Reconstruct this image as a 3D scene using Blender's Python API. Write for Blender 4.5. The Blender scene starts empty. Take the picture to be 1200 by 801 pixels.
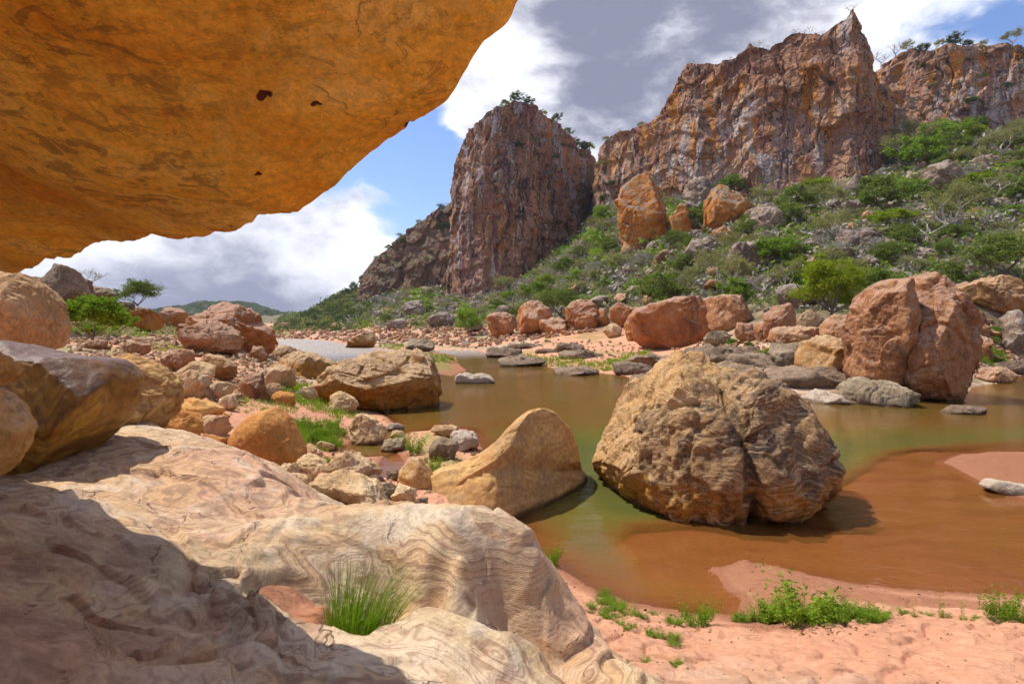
import bpy, bmesh, math, random, time
T0 = time.time()
import numpy as np
from mathutils import Vector

R = math.radians
random.seed(7)
rng = np.random.default_rng(7)
F = 700.0; CX = 600.0; HY = 378.0; CZ = 4.0          # photo pixels: focal length, centre column, horizon row; camera height over the water

# ------------------------------------------------------------ camera, sky, sun, exposure
scene = bpy.context.scene
col = scene.collection
cam = bpy.data.objects.new('camera', bpy.data.cameras.new('camera'))
col.objects.link(cam)
cam.location = (0, 0, CZ)
cam.rotation_euler = (R(90), 0, 0)
cam.data.sensor_width = 36
cam.data.lens = 36 * F / 1200
cam.data.shift_y = -22.5 / 1200
cam.data.clip_start = 0.05
cam.data.clip_end = 12000
scene.camera = cam

SUN = Vector((-0.43, 0.20, 0.87)).normalized()
ELEV = math.asin(SUN.z)
AZ = math.atan2(SUN.x, SUN.y)
sd_ = bpy.data.lights.new('sun', 'SUN')
sd_.energy = 4.1
sd_.angle = R(0.5)
sd_.color = (1.0, 0.95, 0.86)
sun = bpy.data.objects.new('sun', sd_)
sun.rotation_euler = (-SUN).to_track_quat('-Z', 'Y').to_euler()
sun.location = SUN * 60
col.objects.link(sun)
vs = scene.view_settings
vs.view_transform = 'Standard'; vs.look = 'None'; vs.gamma = 1; vs.use_curve_mapping = False
vs.exposure = 0.46
try:
    scene.cycles.use_denoising = True
    scene.cycles.use_adaptive_sampling = True
    scene.cycles.adaptive_threshold = 0.035
    scene.cycles.max_bounces = 5
    scene.cycles.diffuse_bounces = 3
    scene.cycles.glossy_bounces = 2
    scene.cycles.transparent_max_bounces = 8
    scene.cycles.caustics_reflective = False
    scene.cycles.caustics_refractive = False
except Exception:
    pass


class G:
    """small helper round a node tree"""
    def __init__(s, nt):
        s.nt = nt; s.n = nt.nodes; s.l = nt.links
    def node(s, t, **kw):
        n = s.n.new(t)
        for k, v in kw.items():
            if k.startswith('_'):
                setattr(n, k[1:], v)
            else:
                s.put(n, k, v)
        return n
    def put(s, n, k, v):
        key = int(k[1:]) if k[0] == 'i' and k[1:].isdigit() else k
        sock = n.inputs[key]
        if isinstance(v, bpy.types.NodeSocket):
            s.l.new(v, sock)
        elif isinstance(v, bpy.types.Node):
            s.l.new(v.outputs[0], sock)
        else:
            if isinstance(v, (tuple, list)) and len(v) == 3 and sock.type == 'RGBA':
                v = (*v, 1)
            sock.default_value = v
    def math(s, op, a, b=0.0, c=None, clamp=False):
        n = s.n.new('ShaderNodeMath'); n.operation = op; n.use_clamp = clamp
        s.put(n, 'i0', a); s.put(n, 'i1', b)
        if c is not None: s.put(n, 'i2', c)
        return n.outputs[0]
    def vmath(s, op, a, b=(0, 0, 0)):
        n = s.n.new('ShaderNodeVectorMath'); n.operation = op
        s.put(n, 'i0', a)
        if op == 'SCALE': s.put(n, 'Scale', b)
        else: s.put(n, 'i1', b)
        return n.outputs['Value'] if op in ('DOT_PRODUCT', 'LENGTH') else n.outputs[0]
    def noise(s, vec, scale, detail=4, rough=0.55, dist=0.0, out=0):
        n = s.n.new('ShaderNodeTexNoise')
        s.put(n, 'Vector', vec); s.put(n, 'Scale', scale); s.put(n, 'Detail', detail)
        s.put(n, 'Roughness', rough); s.put(n, 'Distortion', dist)
        return n.outputs[out]
    def ramp(s, fac, stops, interp='LINEAR'):
        n = s.n.new('ShaderNodeValToRGB'); n.color_ramp.interpolation = interp
        e = n.color_ramp.elements
        while len(e) < len(stops): e.new(0.5)
        for el, (p, c) in zip(e, stops):
            el.position = p
            el.color = (c, c, c, 1) if isinstance(c, (int, float)) else (*c, 1)
        s.put(n, 'Fac', fac)
        return n.outputs[0]
    def mix(s, fac, a, b, mode='MIX'):
        n = s.n.new('ShaderNodeMix'); n.data_type = 'RGBA'; n.blend_type = mode
        s.put(n, 'i0', fac); s.put(n, 'i6', a); s.put(n, 'i7', b)
        return n.outputs[2]
    def smooth(s, v, lo, hi):
        n = s.n.new('ShaderNodeMapRange'); n.interpolation_type = 'SMOOTHSTEP'
        s.put(n, 'Value', v); s.put(n, 'From Min', lo); s.put(n, 'From Max', hi)
        return n.outputs[0]


def pdir(px, py):
    return Vector(((px - CX) / F, 1, (HY - py) / F)).normalized()


CLOUD_AT = [(700, 30, 26, 0.30), (640, 110, 11, 0.22), (900, -10, 26, 0.26), (1150, 10, 12, -0.12), (540, 175, 12, -0.21), (470, 205, 9, -0.15),
            (290, 318, 13, 0.20), (150, 320, 14, 0.16), (440, 258, 5, 0.22), (395, 292, 5, 0.12)]
SHADE_AT = [(690, 25, 8, 0.55), (738, 125, 7, 0.6), (830, 10, 12, 0.25), (1000, -20, 18, 0.2), (590, 100, 8, -0.5), (530, 60, 9, -0.3), (1080, 25, 6, -0.3), (250, 325, 14, 0.35), (440, 258, 6, -0.4)]
world = bpy.data.worlds.new('World')
scene.world = world
world.use_nodes = True
g = G(world.node_tree)
g.n.clear()
sky = g.node('ShaderNodeTexSky')
sky.sky_type = 'NISHITA'; sky.sun_disc = False
sky.sun_elevation = ELEV; sky.sun_rotation = AZ
sky.air_density = 1.0; sky.dust_density = 0.6; sky.ozone_density = 2.5
tc = g.node('ShaderNodeTexCoord')
dirv = g.vmath('NORMALIZE', tc.outputs['Generated'])
sep = g.node('ShaderNodeSeparateXYZ', Vector=dirv)
# cumulus: soft billows, flattened a little towards the horizon
cv = g.vmath('ADD', g.vmath('MULTIPLY', dirv, (1.0, 1.0, 1.9)), (3.1, 1.7, 0.4))
wv = g.vmath('ADD', cv, g.vmath('SCALE', g.noise(cv, 5.0, 4, 0.6, 0, 1), 0.10))
n1 = g.noise(cv, 2.3, 4, 0.5, 0.2)
n2 = g.noise(wv, 6.0, 9, 0.56)
n2b = g.noise(wv, 17.0, 7, 0.6)
dens = g.math('ADD', g.math('MULTIPLY_ADD', n2, 0.70, g.math('MULTIPLY', n1, 0.50)), g.math('MULTIPLY_ADD', n2b, 0.20, -0.16))
def blob(px, py, rad, amt):
    dt = g.vmath('DOT_PRODUCT', dirv, tuple(pdir(px, py)))
    return g.math('MULTIPLY', g.smooth(dt, math.cos(R(rad)), 1.0), amt)
for b in CLOUD_AT:
    dens = g.math('ADD', dens, blob(*b))
cover = g.smooth(dens, 0.50, 0.69)
thick = g.smooth(dens, 0.60, 0.90)
n3 = g.noise(g.vmath('ADD', wv, (9.2, 4.4, 1.0)), 4.2, 8, 0.58)
shade = g.math('ADD', g.math('MULTIPLY', thick, 0.22), g.math('MULTIPLY', g.math('SUBTRACT', n3, 0.48), 5.0))
n5 = g.noise(g.vmath('ADD', wv, (0.0, 0.0, 0.035)), 6.0, 9, 0.56)      # lit from above: brighter where the cloud thins upward
shade = g.math('ADD', shade, g.math('MULTIPLY', g.math('SUBTRACT', n5, n2), 2.4))
for b in SHADE_AT:
    shade = g.math('ADD', shade, blob(*b))
shade = g.smooth(shade, -0.25, 1.55)
cloudcol = g.mix(shade, (0.84, 0.85, 0.91), (0.21, 0.22, 0.31))
skyc = g.mix(1.0, sky.outputs[0], (0.104, 0.112, 0.136), 'MULTIPLY')
full = g.mix(cover, skyc, cloudcol)
# below the horizon: a dull earth tone instead of black
low = g.smooth(sep.outputs[2], -0.04, 0.0)
full = g.mix(low, (0.2, 0.17, 0.13), full)
bg = g.node('ShaderNodeBackground', Color=full, Strength=1.0)
wo = g.node('ShaderNodeOutputWorld', Surface=bg)

# ------------------------------------------------------------ numpy noise
_p = rng.permutation(256); _perm = np.concatenate([_p, _p, _p])
_gr = rng.normal(size=(256, 3)); _gr /= np.linalg.norm(_gr, axis=1)[:, None]
_rv = rng.random((256, 3))

def gnoise(P):
    P = np.asarray(P, float)
    I = np.floor(P).astype(int); f = P - I
    I &= 255
    u = f * f * f * (f * (f * 6 - 15) + 10)
    out = 0
    for dx in (0, 1):
        wx = u[:, 0] if dx else 1 - u[:, 0]
        for dy in (0, 1):
            wy = u[:, 1] if dy else 1 - u[:, 1]
            for dz in (0, 1):
                wz = u[:, 2] if dz else 1 - u[:, 2]
                h = _perm[_perm[_perm[(I[:, 0] + dx) & 255] + ((I[:, 1] + dy) & 255)] + ((I[:, 2] + dz) & 255)]
                gv = _gr[h]
                out = out + wx * wy * wz * (gv[:, 0] * (f[:, 0] - dx) + gv[:, 1] * (f[:, 1] - dy) + gv[:, 2] * (f[:, 2] - dz))
    return out * 1.5

def fbm(P, octv=4, gain=0.5, lac=2.03):
    a = 1.0; s = 0; Q = np.array(P, float)
    for _ in range(octv):
        s = s + a * gnoise(Q); a *= gain; Q = Q * lac + 17.3
    return s

def ridged(P, octv=4, gain=0.5):
    a = 1.0; s = 0; Q = np.array(P, float)
    for _ in range(octv):
        s = s + a * (1 - 2.2 * np.abs(gnoise(Q))); a *= gain; Q = Q * 2.07 + 11.1
    return s

def worley(P):
    P = np.asarray(P, float)
    I = np.floor(P).astype(int); f = P - I
    f1 = np.full(len(P), 9.0); f2 = np.full(len(P), 9.0); idv = np.zeros(len(P), int); qv = np.zeros(P.shape)
    for dx in (-1, 0, 1):
        for dy in (-1, 0, 1):
            for dz in (-1, 0, 1):
                h = _perm[_perm[_perm[(I[:, 0] + dx) & 255] + ((I[:, 1] + dy) & 255)] + ((I[:, 2] + dz) & 255)]
                q = _rv[h] + (dx, dy, dz) - f
                d = np.sqrt((q * q).sum(1))
                m = d < f1
                f2 = np.where(m, f1, np.minimum(f2, d))
                idv = np.where(m, h, idv); qv[m] = q[m]
                f1 = np.where(m, d, f1)
    global _qv
    _qv = qv
    return f1, f2, idv

def chips(P, tilt=1.0, groove=0.25, gw=0.1):
    """angular broken faces: every cell is a tilted little plane"""
    f1, f2, idc = worley(P)
    e = sstep(f2 - f1, 0, gw)
    return ((_rv[idc][:, 0] - .5) + tilt * (_gr[idc] * _qv).sum(1)) * (0.35 + 0.65 * e) - groove * (1 - e)

def sstep(x, a, b):
    t = np.clip((x - a) / (b - a), 0, 1)
    return t * t * (3 - 2 * t)

# ------------------------------------------------------------ mesh / tag helpers
def mesh_np(name, V, Fc, mat=None, smooth=True, attrs=None):
    V = np.ascontiguousarray(V, dtype=np.float32); Fc = np.ascontiguousarray(Fc, dtype=np.int32)
    me = bpy.data.meshes.new(name)
    k = Fc.shape[1]
    me.vertices.add(len(V)); me.vertices.foreach_set('co', V.ravel())
    me.loops.add(Fc.size); me.loops.foreach_set('vertex_index', Fc.ravel())
    me.polygons.add(len(Fc))
    me.polygons.foreach_set('loop_start', np.arange(0, Fc.size, k, dtype=np.int32))
    me.polygons.foreach_set('loop_total', np.full(len(Fc), k, dtype=np.int32))
    me.polygons.foreach_set('use_smooth', np.full(len(Fc), smooth, dtype=bool))
    if attrs:
        for an, av in attrs.items():
            a = me.attributes.new(an, 'FLOAT', 'POINT')
            a.data.foreach_set('value', np.ascontiguousarray(av, dtype=np.float32))
    if mat: me.materials.append(mat)
    me.update(calc_edges=True)
    return me

def tag(o, label=None, cat=None, group=None, kind=None):
    if label: o['label'] = label
    if cat: o['category'] = cat
    if group: o['group'] = group
    if kind: o['kind'] = kind
    return o

def link(name, me, loc=(0, 0, 0), parent=None):
    o = bpy.data.objects.new(name, me)
    col.objects.link(o); o.location = loc
    if parent: o.parent = parent
    return o

def grid_faces(nr, nc):
    i = np.arange(nr - 1)[:, None] * nc + np.arange(nc - 1)[None, :]
    i = i.ravel()
    return np.stack([i, i + 1, i + nc + 1, i + nc], 1)

def at(px, py, d):
    return np.array([(px - CX) / F * d, d, CZ + (HY - py) / F * d])

def atz(px, py, z):
    d = (CZ - z) * F / (py - HY)
    return np.array([(px - CX) / F * d, d, z])

class TPS:
    def __init__(s, P, v, lam=1e-3):
        s.P = np.array(P, float); n = len(P)
        K = s.k(s.P, s.P) + lam * np.eye(n)
        A = np.zeros((n + 3, n + 3)); A[:n, :n] = K
        A[:n, n] = 1; A[:n, n + 1:] = s.P; A[n, :n] = 1; A[n + 1:, :n] = s.P.T
        s.w = np.linalg.solve(A, np.concatenate([v, np.zeros(3)]))
    def k(s, A, B):
        d2 = ((A[:, None, :] - B[None, :, :]) ** 2).sum(2)
        return 0.5 * d2 * np.log(d2 + 1e-12)
    def __call__(s, Q):
        out = np.empty(len(Q)); n = len(s.P)
        for a in range(0, len(Q), 40000):
            q = Q[a:a + 40000]
            out[a:a + 40000] = s.k(q, s.P) @ s.w[:n] + s.w[n] + q @ s.w[n + 1:]
        return out

# ------------------------------------------------------------ materials
def new_mat(name):
    m = bpy.data.materials.new(name); m.use_nodes = True
    gg = G(m.node_tree); gg.n.clear()
    out = gg.node('ShaderNodeOutputMaterial')
    return m, gg, out

def rock_mat(name, cols, scale=1.0, top=None, top_amt=0.7, streak=None, band=None, low=None, bump=0.5, rough=0.85,
             dark=(0.05, 0.035, 0.03), dark_amt=0.55, vary=0.18, spots=None, crack=0.6, zs=1.0, joints=0.0, grain=0.0, spec=0.25, sat=1.10, hack=1.0, dk=0.0):
    """cols: three base colours; scale: metres of one mottle; streak: colours of vertical streaks; low: (colour, height) stain above the waterline"""
    m, g, out = new_mat(name)
    tc = g.node('ShaderNodeTexCoord'); oi = g.node('ShaderNodeObjectInfo'); geo = g.node('ShaderNodeNewGeometry')
    off = g.vmath('SCALE', g.node('ShaderNodeCombineXYZ', X=oi.outputs['Random'], Y=g.math('MULTIPLY', oi.outputs['Random'], 7.7), Z=g.math('MULTIPLY', oi.outputs['Random'], 3.1)).outputs[0], 40.0)
    p = g.vmath('ADD', g.vmath('SCALE', tc.outputs['Object'], 1.0 / scale), off)
    big = g.noise(p, 0.6, 5, 0.6, 0.6)
    mid = g.noise(p, 2.4, 8, 0.66, 0.4)
    fine = g.noise(p, 14.0, 6, 0.7)
    f = g.math('ADD', g.math('MULTIPLY', big, 0.62), g.math('MULTIPLY', mid, 0.38))
    c = g.ramp(f, [(0.36, cols[0]), (0.5, cols[1]), (0.63, cols[2])])
    if band:
        bc, bs, ba = band
        sp = g.node('ShaderNodeSeparateXYZ', Vector=p)
        t = g.math('ADD', g.math('MULTIPLY', sp.outputs[2], bs), g.math('MULTIPLY', g.noise(p, 0.8, 3, 0.5, 0.8), bs * 1.4))
        w = g.math('ADD', g.math('MULTIPLY', g.math('SINE', g.math('MULTIPLY', t, 6.28)), 0.5), 0.5)
        w2 = g.math('ADD', g.math('MULTIPLY', g.math('SINE', g.math('MULTIPLY', t, 23.0)), 0.5), 0.5)
        w = g.math('MULTIPLY', g.math('ADD', g.math('MULTIPLY', g.smooth(w, 0.35, 0.9), 0.5), g.math('MULTIPLY', g.smooth(w2, 0.45, 0.9), 0.5)), ba)
        c = g.mix(w, c, bc)
    if streak:
        ps = g.vmath('MULTIPLY', p, (1.0, 1.0, 0.11))
        wob = g.vmath('SCALE', g.noise(p, 0.9, 3, 0.5, 0, 1), 0.5)
        ps = g.vmath('ADD', ps, wob)
        for i, (sc_, ss, lo, hi) in enumerate(streak):
            s_ = g.noise(g.vmath('ADD', ps, (i * 5.3, i * 2.1, i)), ss, 5, 0.6)
            area = g.smooth(g.noise(g.vmath('ADD', p, (i * 3.3, 7.1, i * 2.2)), 0.25, 2, 0.5), 0.42, 0.6)
            k = g.math('MULTIPLY', g.smooth(s_, lo, hi), area)
            c = g.mix(g.math('MULTIPLY', k, 0.85), c, sc_)
    if joints:
        pj = g.vmath('ADD', g.vmath('MULTIPLY', p, (1.0, 1.0, 0.09)), g.vmath('SCALE', g.noise(p, 1.6, 3, 0.6, 0, 1), 0.22))
        j1 = g.math('ABSOLUTE', g.math('SUBTRACT', g.noise(g.vmath('ADD', pj, (4, 4, 4)), 2.2, 3, 0.5), 0.5))
        ph = g.vmath('ADD', g.vmath('MULTIPLY', p, (0.18, 0.18, 1.0)), g.vmath('SCALE', g.noise(p, 1.6, 3, 0.6, 0, 1), 0.3))
        j2 = g.math('ABSOLUTE', g.math('SUBTRACT', g.noise(ph, 2.0, 3, 0.5), 0.5))
        jj = g.math('MINIMUM', j1, g.math('ADD', j2, 0.004))
        jk = g.math('MULTIPLY', g.math('SUBTRACT', 1.0, g.smooth(jj, 0.002, 0.012)), joints * 0.8)
        c = g.mix(jk, c, (0.05, 0.03, 0.025))
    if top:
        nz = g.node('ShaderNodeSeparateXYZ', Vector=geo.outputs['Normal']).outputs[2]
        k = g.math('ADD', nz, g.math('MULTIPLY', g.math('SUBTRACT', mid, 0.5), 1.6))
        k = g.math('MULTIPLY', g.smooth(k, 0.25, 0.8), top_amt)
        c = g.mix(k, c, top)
    if low:
        lc, lz = low
        pz = g.node('ShaderNodeSeparateXYZ', Vector=geo.outputs['Position']).outputs[2]
        k = g.math('ADD', g.math('DIVIDE', pz, lz), g.math('MULTIPLY', g.math('SUBTRACT', f, 0.5), 2.5))
        k = g.math('SUBTRACT', 1.0, g.smooth(k, 0.75, 1.2))
        c = g.mix(g.math('MULTIPLY', k, 0.85), c, lc)
    if zs == 1.0:
        pz = g.node('ShaderNodeSeparateXYZ', Vector=geo.outputs['Position']).outputs[2]
        wet = g.math('SUBTRACT', 1.0, g.smooth(g.math('ADD', pz, g.math('MULTIPLY', g.math('SUBTRACT', mid, 0.5), 0.25)), 0.05, 0.17))
        c = g.mix(g.math('MULTIPLY', wet, 0.75), c, (0.085, 0.048, 0.022))
    # dark varnish patches and lichen spots
    k = g.smooth(g.noise(g.vmath('ADD', p, (4.4, 1.2, 8.8)), 1.3, 9, 0.72, 0.5), 0.53 - dk, 0.72 - dk * 1.6)
    c = g.mix(g.math('MULTIPLY', k, dark_amt), c, dark)
    if spots:
        k = g.smooth(g.noise(g.vmath('ADD', p, (1.4, 9.2, 3.8)), 5.5, 5, 0.7), 0.6, 0.68)
        c = g.mix(g.math('MULTIPLY', k, 0.55), c, spots)
    c = g.mix(1.0, c, g.ramp(fine, [(0.3, 0.60), (0.7, 1.25)]), 'MULTIPLY')
    # cracks
    wc = g.vmath('ADD', p, g.vmath('SCALE', g.noise(p, 1.5, 4, 0.6, 0, 1), 0.7))
    wc = g.vmath('MULTIPLY', wc, (1.0, 1.0, zs))
    vo = g.node('ShaderNodeTexVoronoi', _feature='DISTANCE_TO_EDGE', Vector=wc, Scale=1.3)
    cr = g.smooth(vo.outputs[0], 0.0, 0.03)
    crm = g.math('MULTIPLY', g.math('SUBTRACT', 1.0, cr), g.math('MULTIPLY', g.smooth(mid, 0.46, 0.58), crack))
    c = g.mix(crm, c, tuple(x * 0.6 for x in dark))
    # each rock a little different
    v = g.math('ADD', 1.0 - vary / 2, g.math('MULTIPLY', oi.outputs['Random'], vary))
    c = g.mix(1.0, c, g.node('ShaderNodeCombineXYZ', X=v, Y=g.math('MULTIPLY', v, g.math('ADD', 0.97, g.math('MULTIPLY', oi.outputs['Random'], 0.05))), Z=v).outputs[0], 'MULTIPLY')
    # hackly broken texture
    pk = g.vmath('ADD', g.vmath('MULTIPLY', p, (1.0, 1.0, max(zs, .5))), g.vmath('SCALE', g.noise(p, 4.0, 3, 0.6, 0, 1), 0.25))
    vk = g.node('ShaderNodeTexVoronoi', _feature='F1', _distance='CHEBYCHEV', Vector=pk, Scale=4.5)
    vk2 = g.node('ShaderNodeTexVoronoi', _feature='F1', _distance='MANHATTAN', Vector=pk, Scale=12.0)
    c = g.node('ShaderNodeHueSaturation', Saturation=sat, Value=0.95, Color=c).outputs[0]
    h = g.math('ADD', g.math('MULTIPLY', mid, 0.6), g.math('MULTIPLY', fine, 0.16))
    if joints: h = g.math('SUBTRACT', h, g.math('MULTIPLY', jk, 0.5))
    if grain:
        gp_ = g.vmath('ADD', g.vmath('MULTIPLY', p, (1.0, 1.0, 2.2)), g.vmath('SCALE', g.noise(p, 0.7, 2, 0.5, 0, 1), 3.0))
        gn = g.noise(g.vmath('MULTIPLY', gp_, (0.5, 0.5, 2.6)), 3.0, 6, 0.62, 0.6)
        h = g.math('ADD', h, g.math('MULTIPLY', gn, grain))
        c = g.mix(g.math('MULTIPLY', g.smooth(gn, 0.50, 0.62), 0.7), c, g.mix(big, (0.56, 0.33, 0.15), (0.44, 0.31, 0.20)))
        c = g.mix(g.math('MULTIPLY', g.math('SUBTRACT', 1.0, g.smooth(gn, 0.34, 0.44)), 0.55), c, dark)
    h = g.math('ADD', h, g.math('MULTIPLY', vk.outputs[0], 0.22 * hack))
    h = g.math('ADD', h, g.math('MULTIPLY', vk2.outputs[0], 0.02 * hack))
    h = g.math('SUBTRACT', h, g.math('MULTIPLY', crm, 0.16))
    h = g.math('ADD', h, g.math('MULTIPLY', g.noise(p, 45.0, 4, 0.7), 0.03))
    bp = g.node('ShaderNodeBump', Strength=bump, Distance=0.25 * scale, Height=h)
    b = g.node('ShaderNodeBsdfPrincipled')
    g.put(b, 'Base Color', c); g.put(b, 'Roughness', rough); g.put(b, 'Specular IOR Level', spec); g.put(b, 'Normal', bp)
    g.l.new(b.outputs[0], out.inputs[0])
    return m

CLIFF_STREAK = [((0.58, 0.25, 0.07), 2.0, 0.50, 0.60), ((0.50, 0.43, 0.41), 3.2, 0.48, 0.58), ((0.05, 0.032, 0.034), 4.6, 0.54, 0.63), ((0.27, 0.11, 0.10), 3.0, 0.52, 0.62), ((0.62, 0.50, 0.38), 6.0, 0.57, 0.64)]
M = {}
M['cliff'] = rock_mat('cliff_rock', [(0.20, 0.12, 0.10), (0.42, 0.22, 0.14), (0.50, 0.30, 0.18)], 9.0, top=(0.17, 0.14, 0.10), top_amt=0.6, joints=1.0, dark_amt=0.35, streak=CLIFF_STREAK, bump=0.9, vary=0.05, zs=0.3, crack=0.5)
M['butte'] = rock_mat('butte_rock', [(0.20, 0.12, 0.09), (0.40, 0.21, 0.12), (0.42, 0.28, 0.20)], 10.0, top=(0.13, 0.12, 0.085), top_amt=0.7, joints=1.0, dark_amt=0.4, streak=CLIFF_STREAK, bump=0.9, vary=0.05, zs=0.3, crack=0.5)
M['ridge'] = rock_mat('ridge_rock', [(0.11, 0.075, 0.06), (0.26, 0.14, 0.085), (0.28, 0.19, 0.14)], 9.0, top=(0.13, 0.13, 0.07), top_amt=0.8, joints=1.0, bump=0.9, vary=0.05, zs=0.3, crack=0.5)
M['river'] = rock_mat('river_boulder_rock', grain=0.28, dk=0.055, cols=[(0.10, 0.07, 0.05), (0.30, 0.18, 0.09), (0.52, 0.33, 0.16)], scale=0.9, low=((0.50, 0.24, 0.06), 0.75), bump=0.75, dark_amt=0.8, dark=(0.05, 0.042, 0.04), spots=(0.50, 0.33, 0.16))
M['river_tan'] = rock_mat('river_boulder_tan_rock', [(0.26, 0.15, 0.07), (0.54, 0.33, 0.15), (0.62, 0.42, 0.23)], 0.9, grain=0.2, low=((0.50, 0.27, 0.07), 0.5), bump=0.7, dark_amt=0.45)
M['mid'] = rock_mat('pale_topped_rock', [(0.20, 0.10, 0.05), (0.42, 0.22, 0.09), (0.54, 0.31, 0.14)], 1.2, top=(0.50, 0.35, 0.22), low=((0.34, 0.14, 0.035), 1.1), bump=0.6, spots=(0.5, 0.44, 0.38))
M['smooth'] = rock_mat('smooth_sandstone', [(0.40, 0.22, 0.09), (0.55, 0.33, 0.14), (0.62, 0.42, 0.22)], 1.0, top=(0.52, 0.40, 0.30), top_amt=0.35, band=((0.36, 0.17, 0.06), 0.9, 0.5), bump=0.3, dark_amt=0.25, crack=0.35)
M['banded'] = rock_mat('banded_sandstone', [(0.42, 0.25, 0.11), (0.58, 0.36, 0.15), (0.62, 0.42, 0.20)], 1.2, band=((0.26, 0.11, 0.04), 1.7, 0.7), bump=0.4, dark_amt=0.5, dark=(0.13, 0.09, 0.08))
M['orange'] = rock_mat('orange_rock', [(0.36, 0.16, 0.06), (0.52, 0.25, 0.09), (0.58, 0.34, 0.15)], 0.9, bump=0.3, dark_amt=0.2, crack=0.25)
M['tan'] = rock_mat('tan_rock', [(0.30, 0.18, 0.10), (0.54, 0.36, 0.20), (0.66, 0.49, 0.31)], 0.6, bump=0.5, dark_amt=0.4, spots=(0.55, 0.46, 0.36), vary=0.3)
M['pink'] = rock_mat('pink_rock', [(0.18, 0.085, 0.05), (0.42, 0.20, 0.10), (0.52, 0.29, 0.16)], 1.3, top=(0.47, 0.31, 0.21), bump=0.8, dark_amt=0.75, spots=(0.5, 0.42, 0.36), vary=0.25)
M['red'] = rock_mat('red_rock', [(0.25, 0.095, 0.045), (0.48, 0.20, 0.085), (0.54, 0.29, 0.15)], 2.0, top=(0.46, 0.29, 0.20), top_amt=0.9, bump=0.6, dark_amt=0.55, streak=[((0.10, 0.05, 0.04), 2.0, 0.55, 0.7), ((0.5, 0.35, 0.25), 2.3, 0.6, 0.75)], vary=0.25)
M['orange_tower'] = rock_mat('orange_tower_rock', [(0.32, 0.12, 0.04), (0.54, 0.23, 0.075), (0.56, 0.31, 0.13)], 3.0, top=(0.26, 0.21, 0.16), top_amt=0.9, bump=0.7, streak=[((0.09, 0.05, 0.04), 2.0, 0.55, 0.7), ((0.5, 0.42, 0.34), 2.3, 0.62, 0.75)], vary=0.1)
M['grey'] = rock_mat('grey_rock', [(0.13, 0.10, 0.07), (0.27, 0.20, 0.13), (0.38, 0.29, 0.20)], 1.0, bump=0.7, dark_amt=0.6, spots=(0.45, 0.4, 0.35), vary=0.3)
M['hillrock'] = rock_mat('hillside_rock', [(0.13, 0.095, 0.075), (0.28, 0.19, 0.13), (0.40, 0.30, 0.23)], 2.6, top=(0.36, 0.30, 0.25), bump=0.8, dark_amt=0.65, spots=(0.44, 0.24, 0.12), vary=0.35)
M['brown'] = rock_mat('brown_polished_rock', [(0.26, 0.13, 0.04), (0.44, 0.25, 0.07), (0.54, 0.34, 0.11)], 1.1, top=(0.13, 0.07, 0.045), top_amt=0.9, band=((0.17, 0.075, 0.025), 1.9, 0.8), bump=0.3, dark_amt=0.3, rough=0.5, crack=0.3, spec=0.3)
M['cream'] = rock_mat('cream_rock', [(0.44, 0.27, 0.13), (0.60, 0.40, 0.22), (0.68, 0.50, 0.30)], 1.6, bump=0.6, dark_amt=0.45, dark=(0.22, 0.12, 0.06), vary=0.05)
M['darkslab'] = rock_mat('dark_slab_rock', [(0.10, 0.07, 0.05), (0.24, 0.165, 0.11), (0.36, 0.26, 0.18)], 1.4, bump=0.7, dark_amt=0.5, vary=0.3)
M['palegrey'] = rock_mat('pale_grey_rock', [(0.34, 0.26, 0.18), (0.48, 0.38, 0.28), (0.60, 0.50, 0.38)], 0.9, bump=0.6, dark_amt=0.4, vary=0.1)


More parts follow.
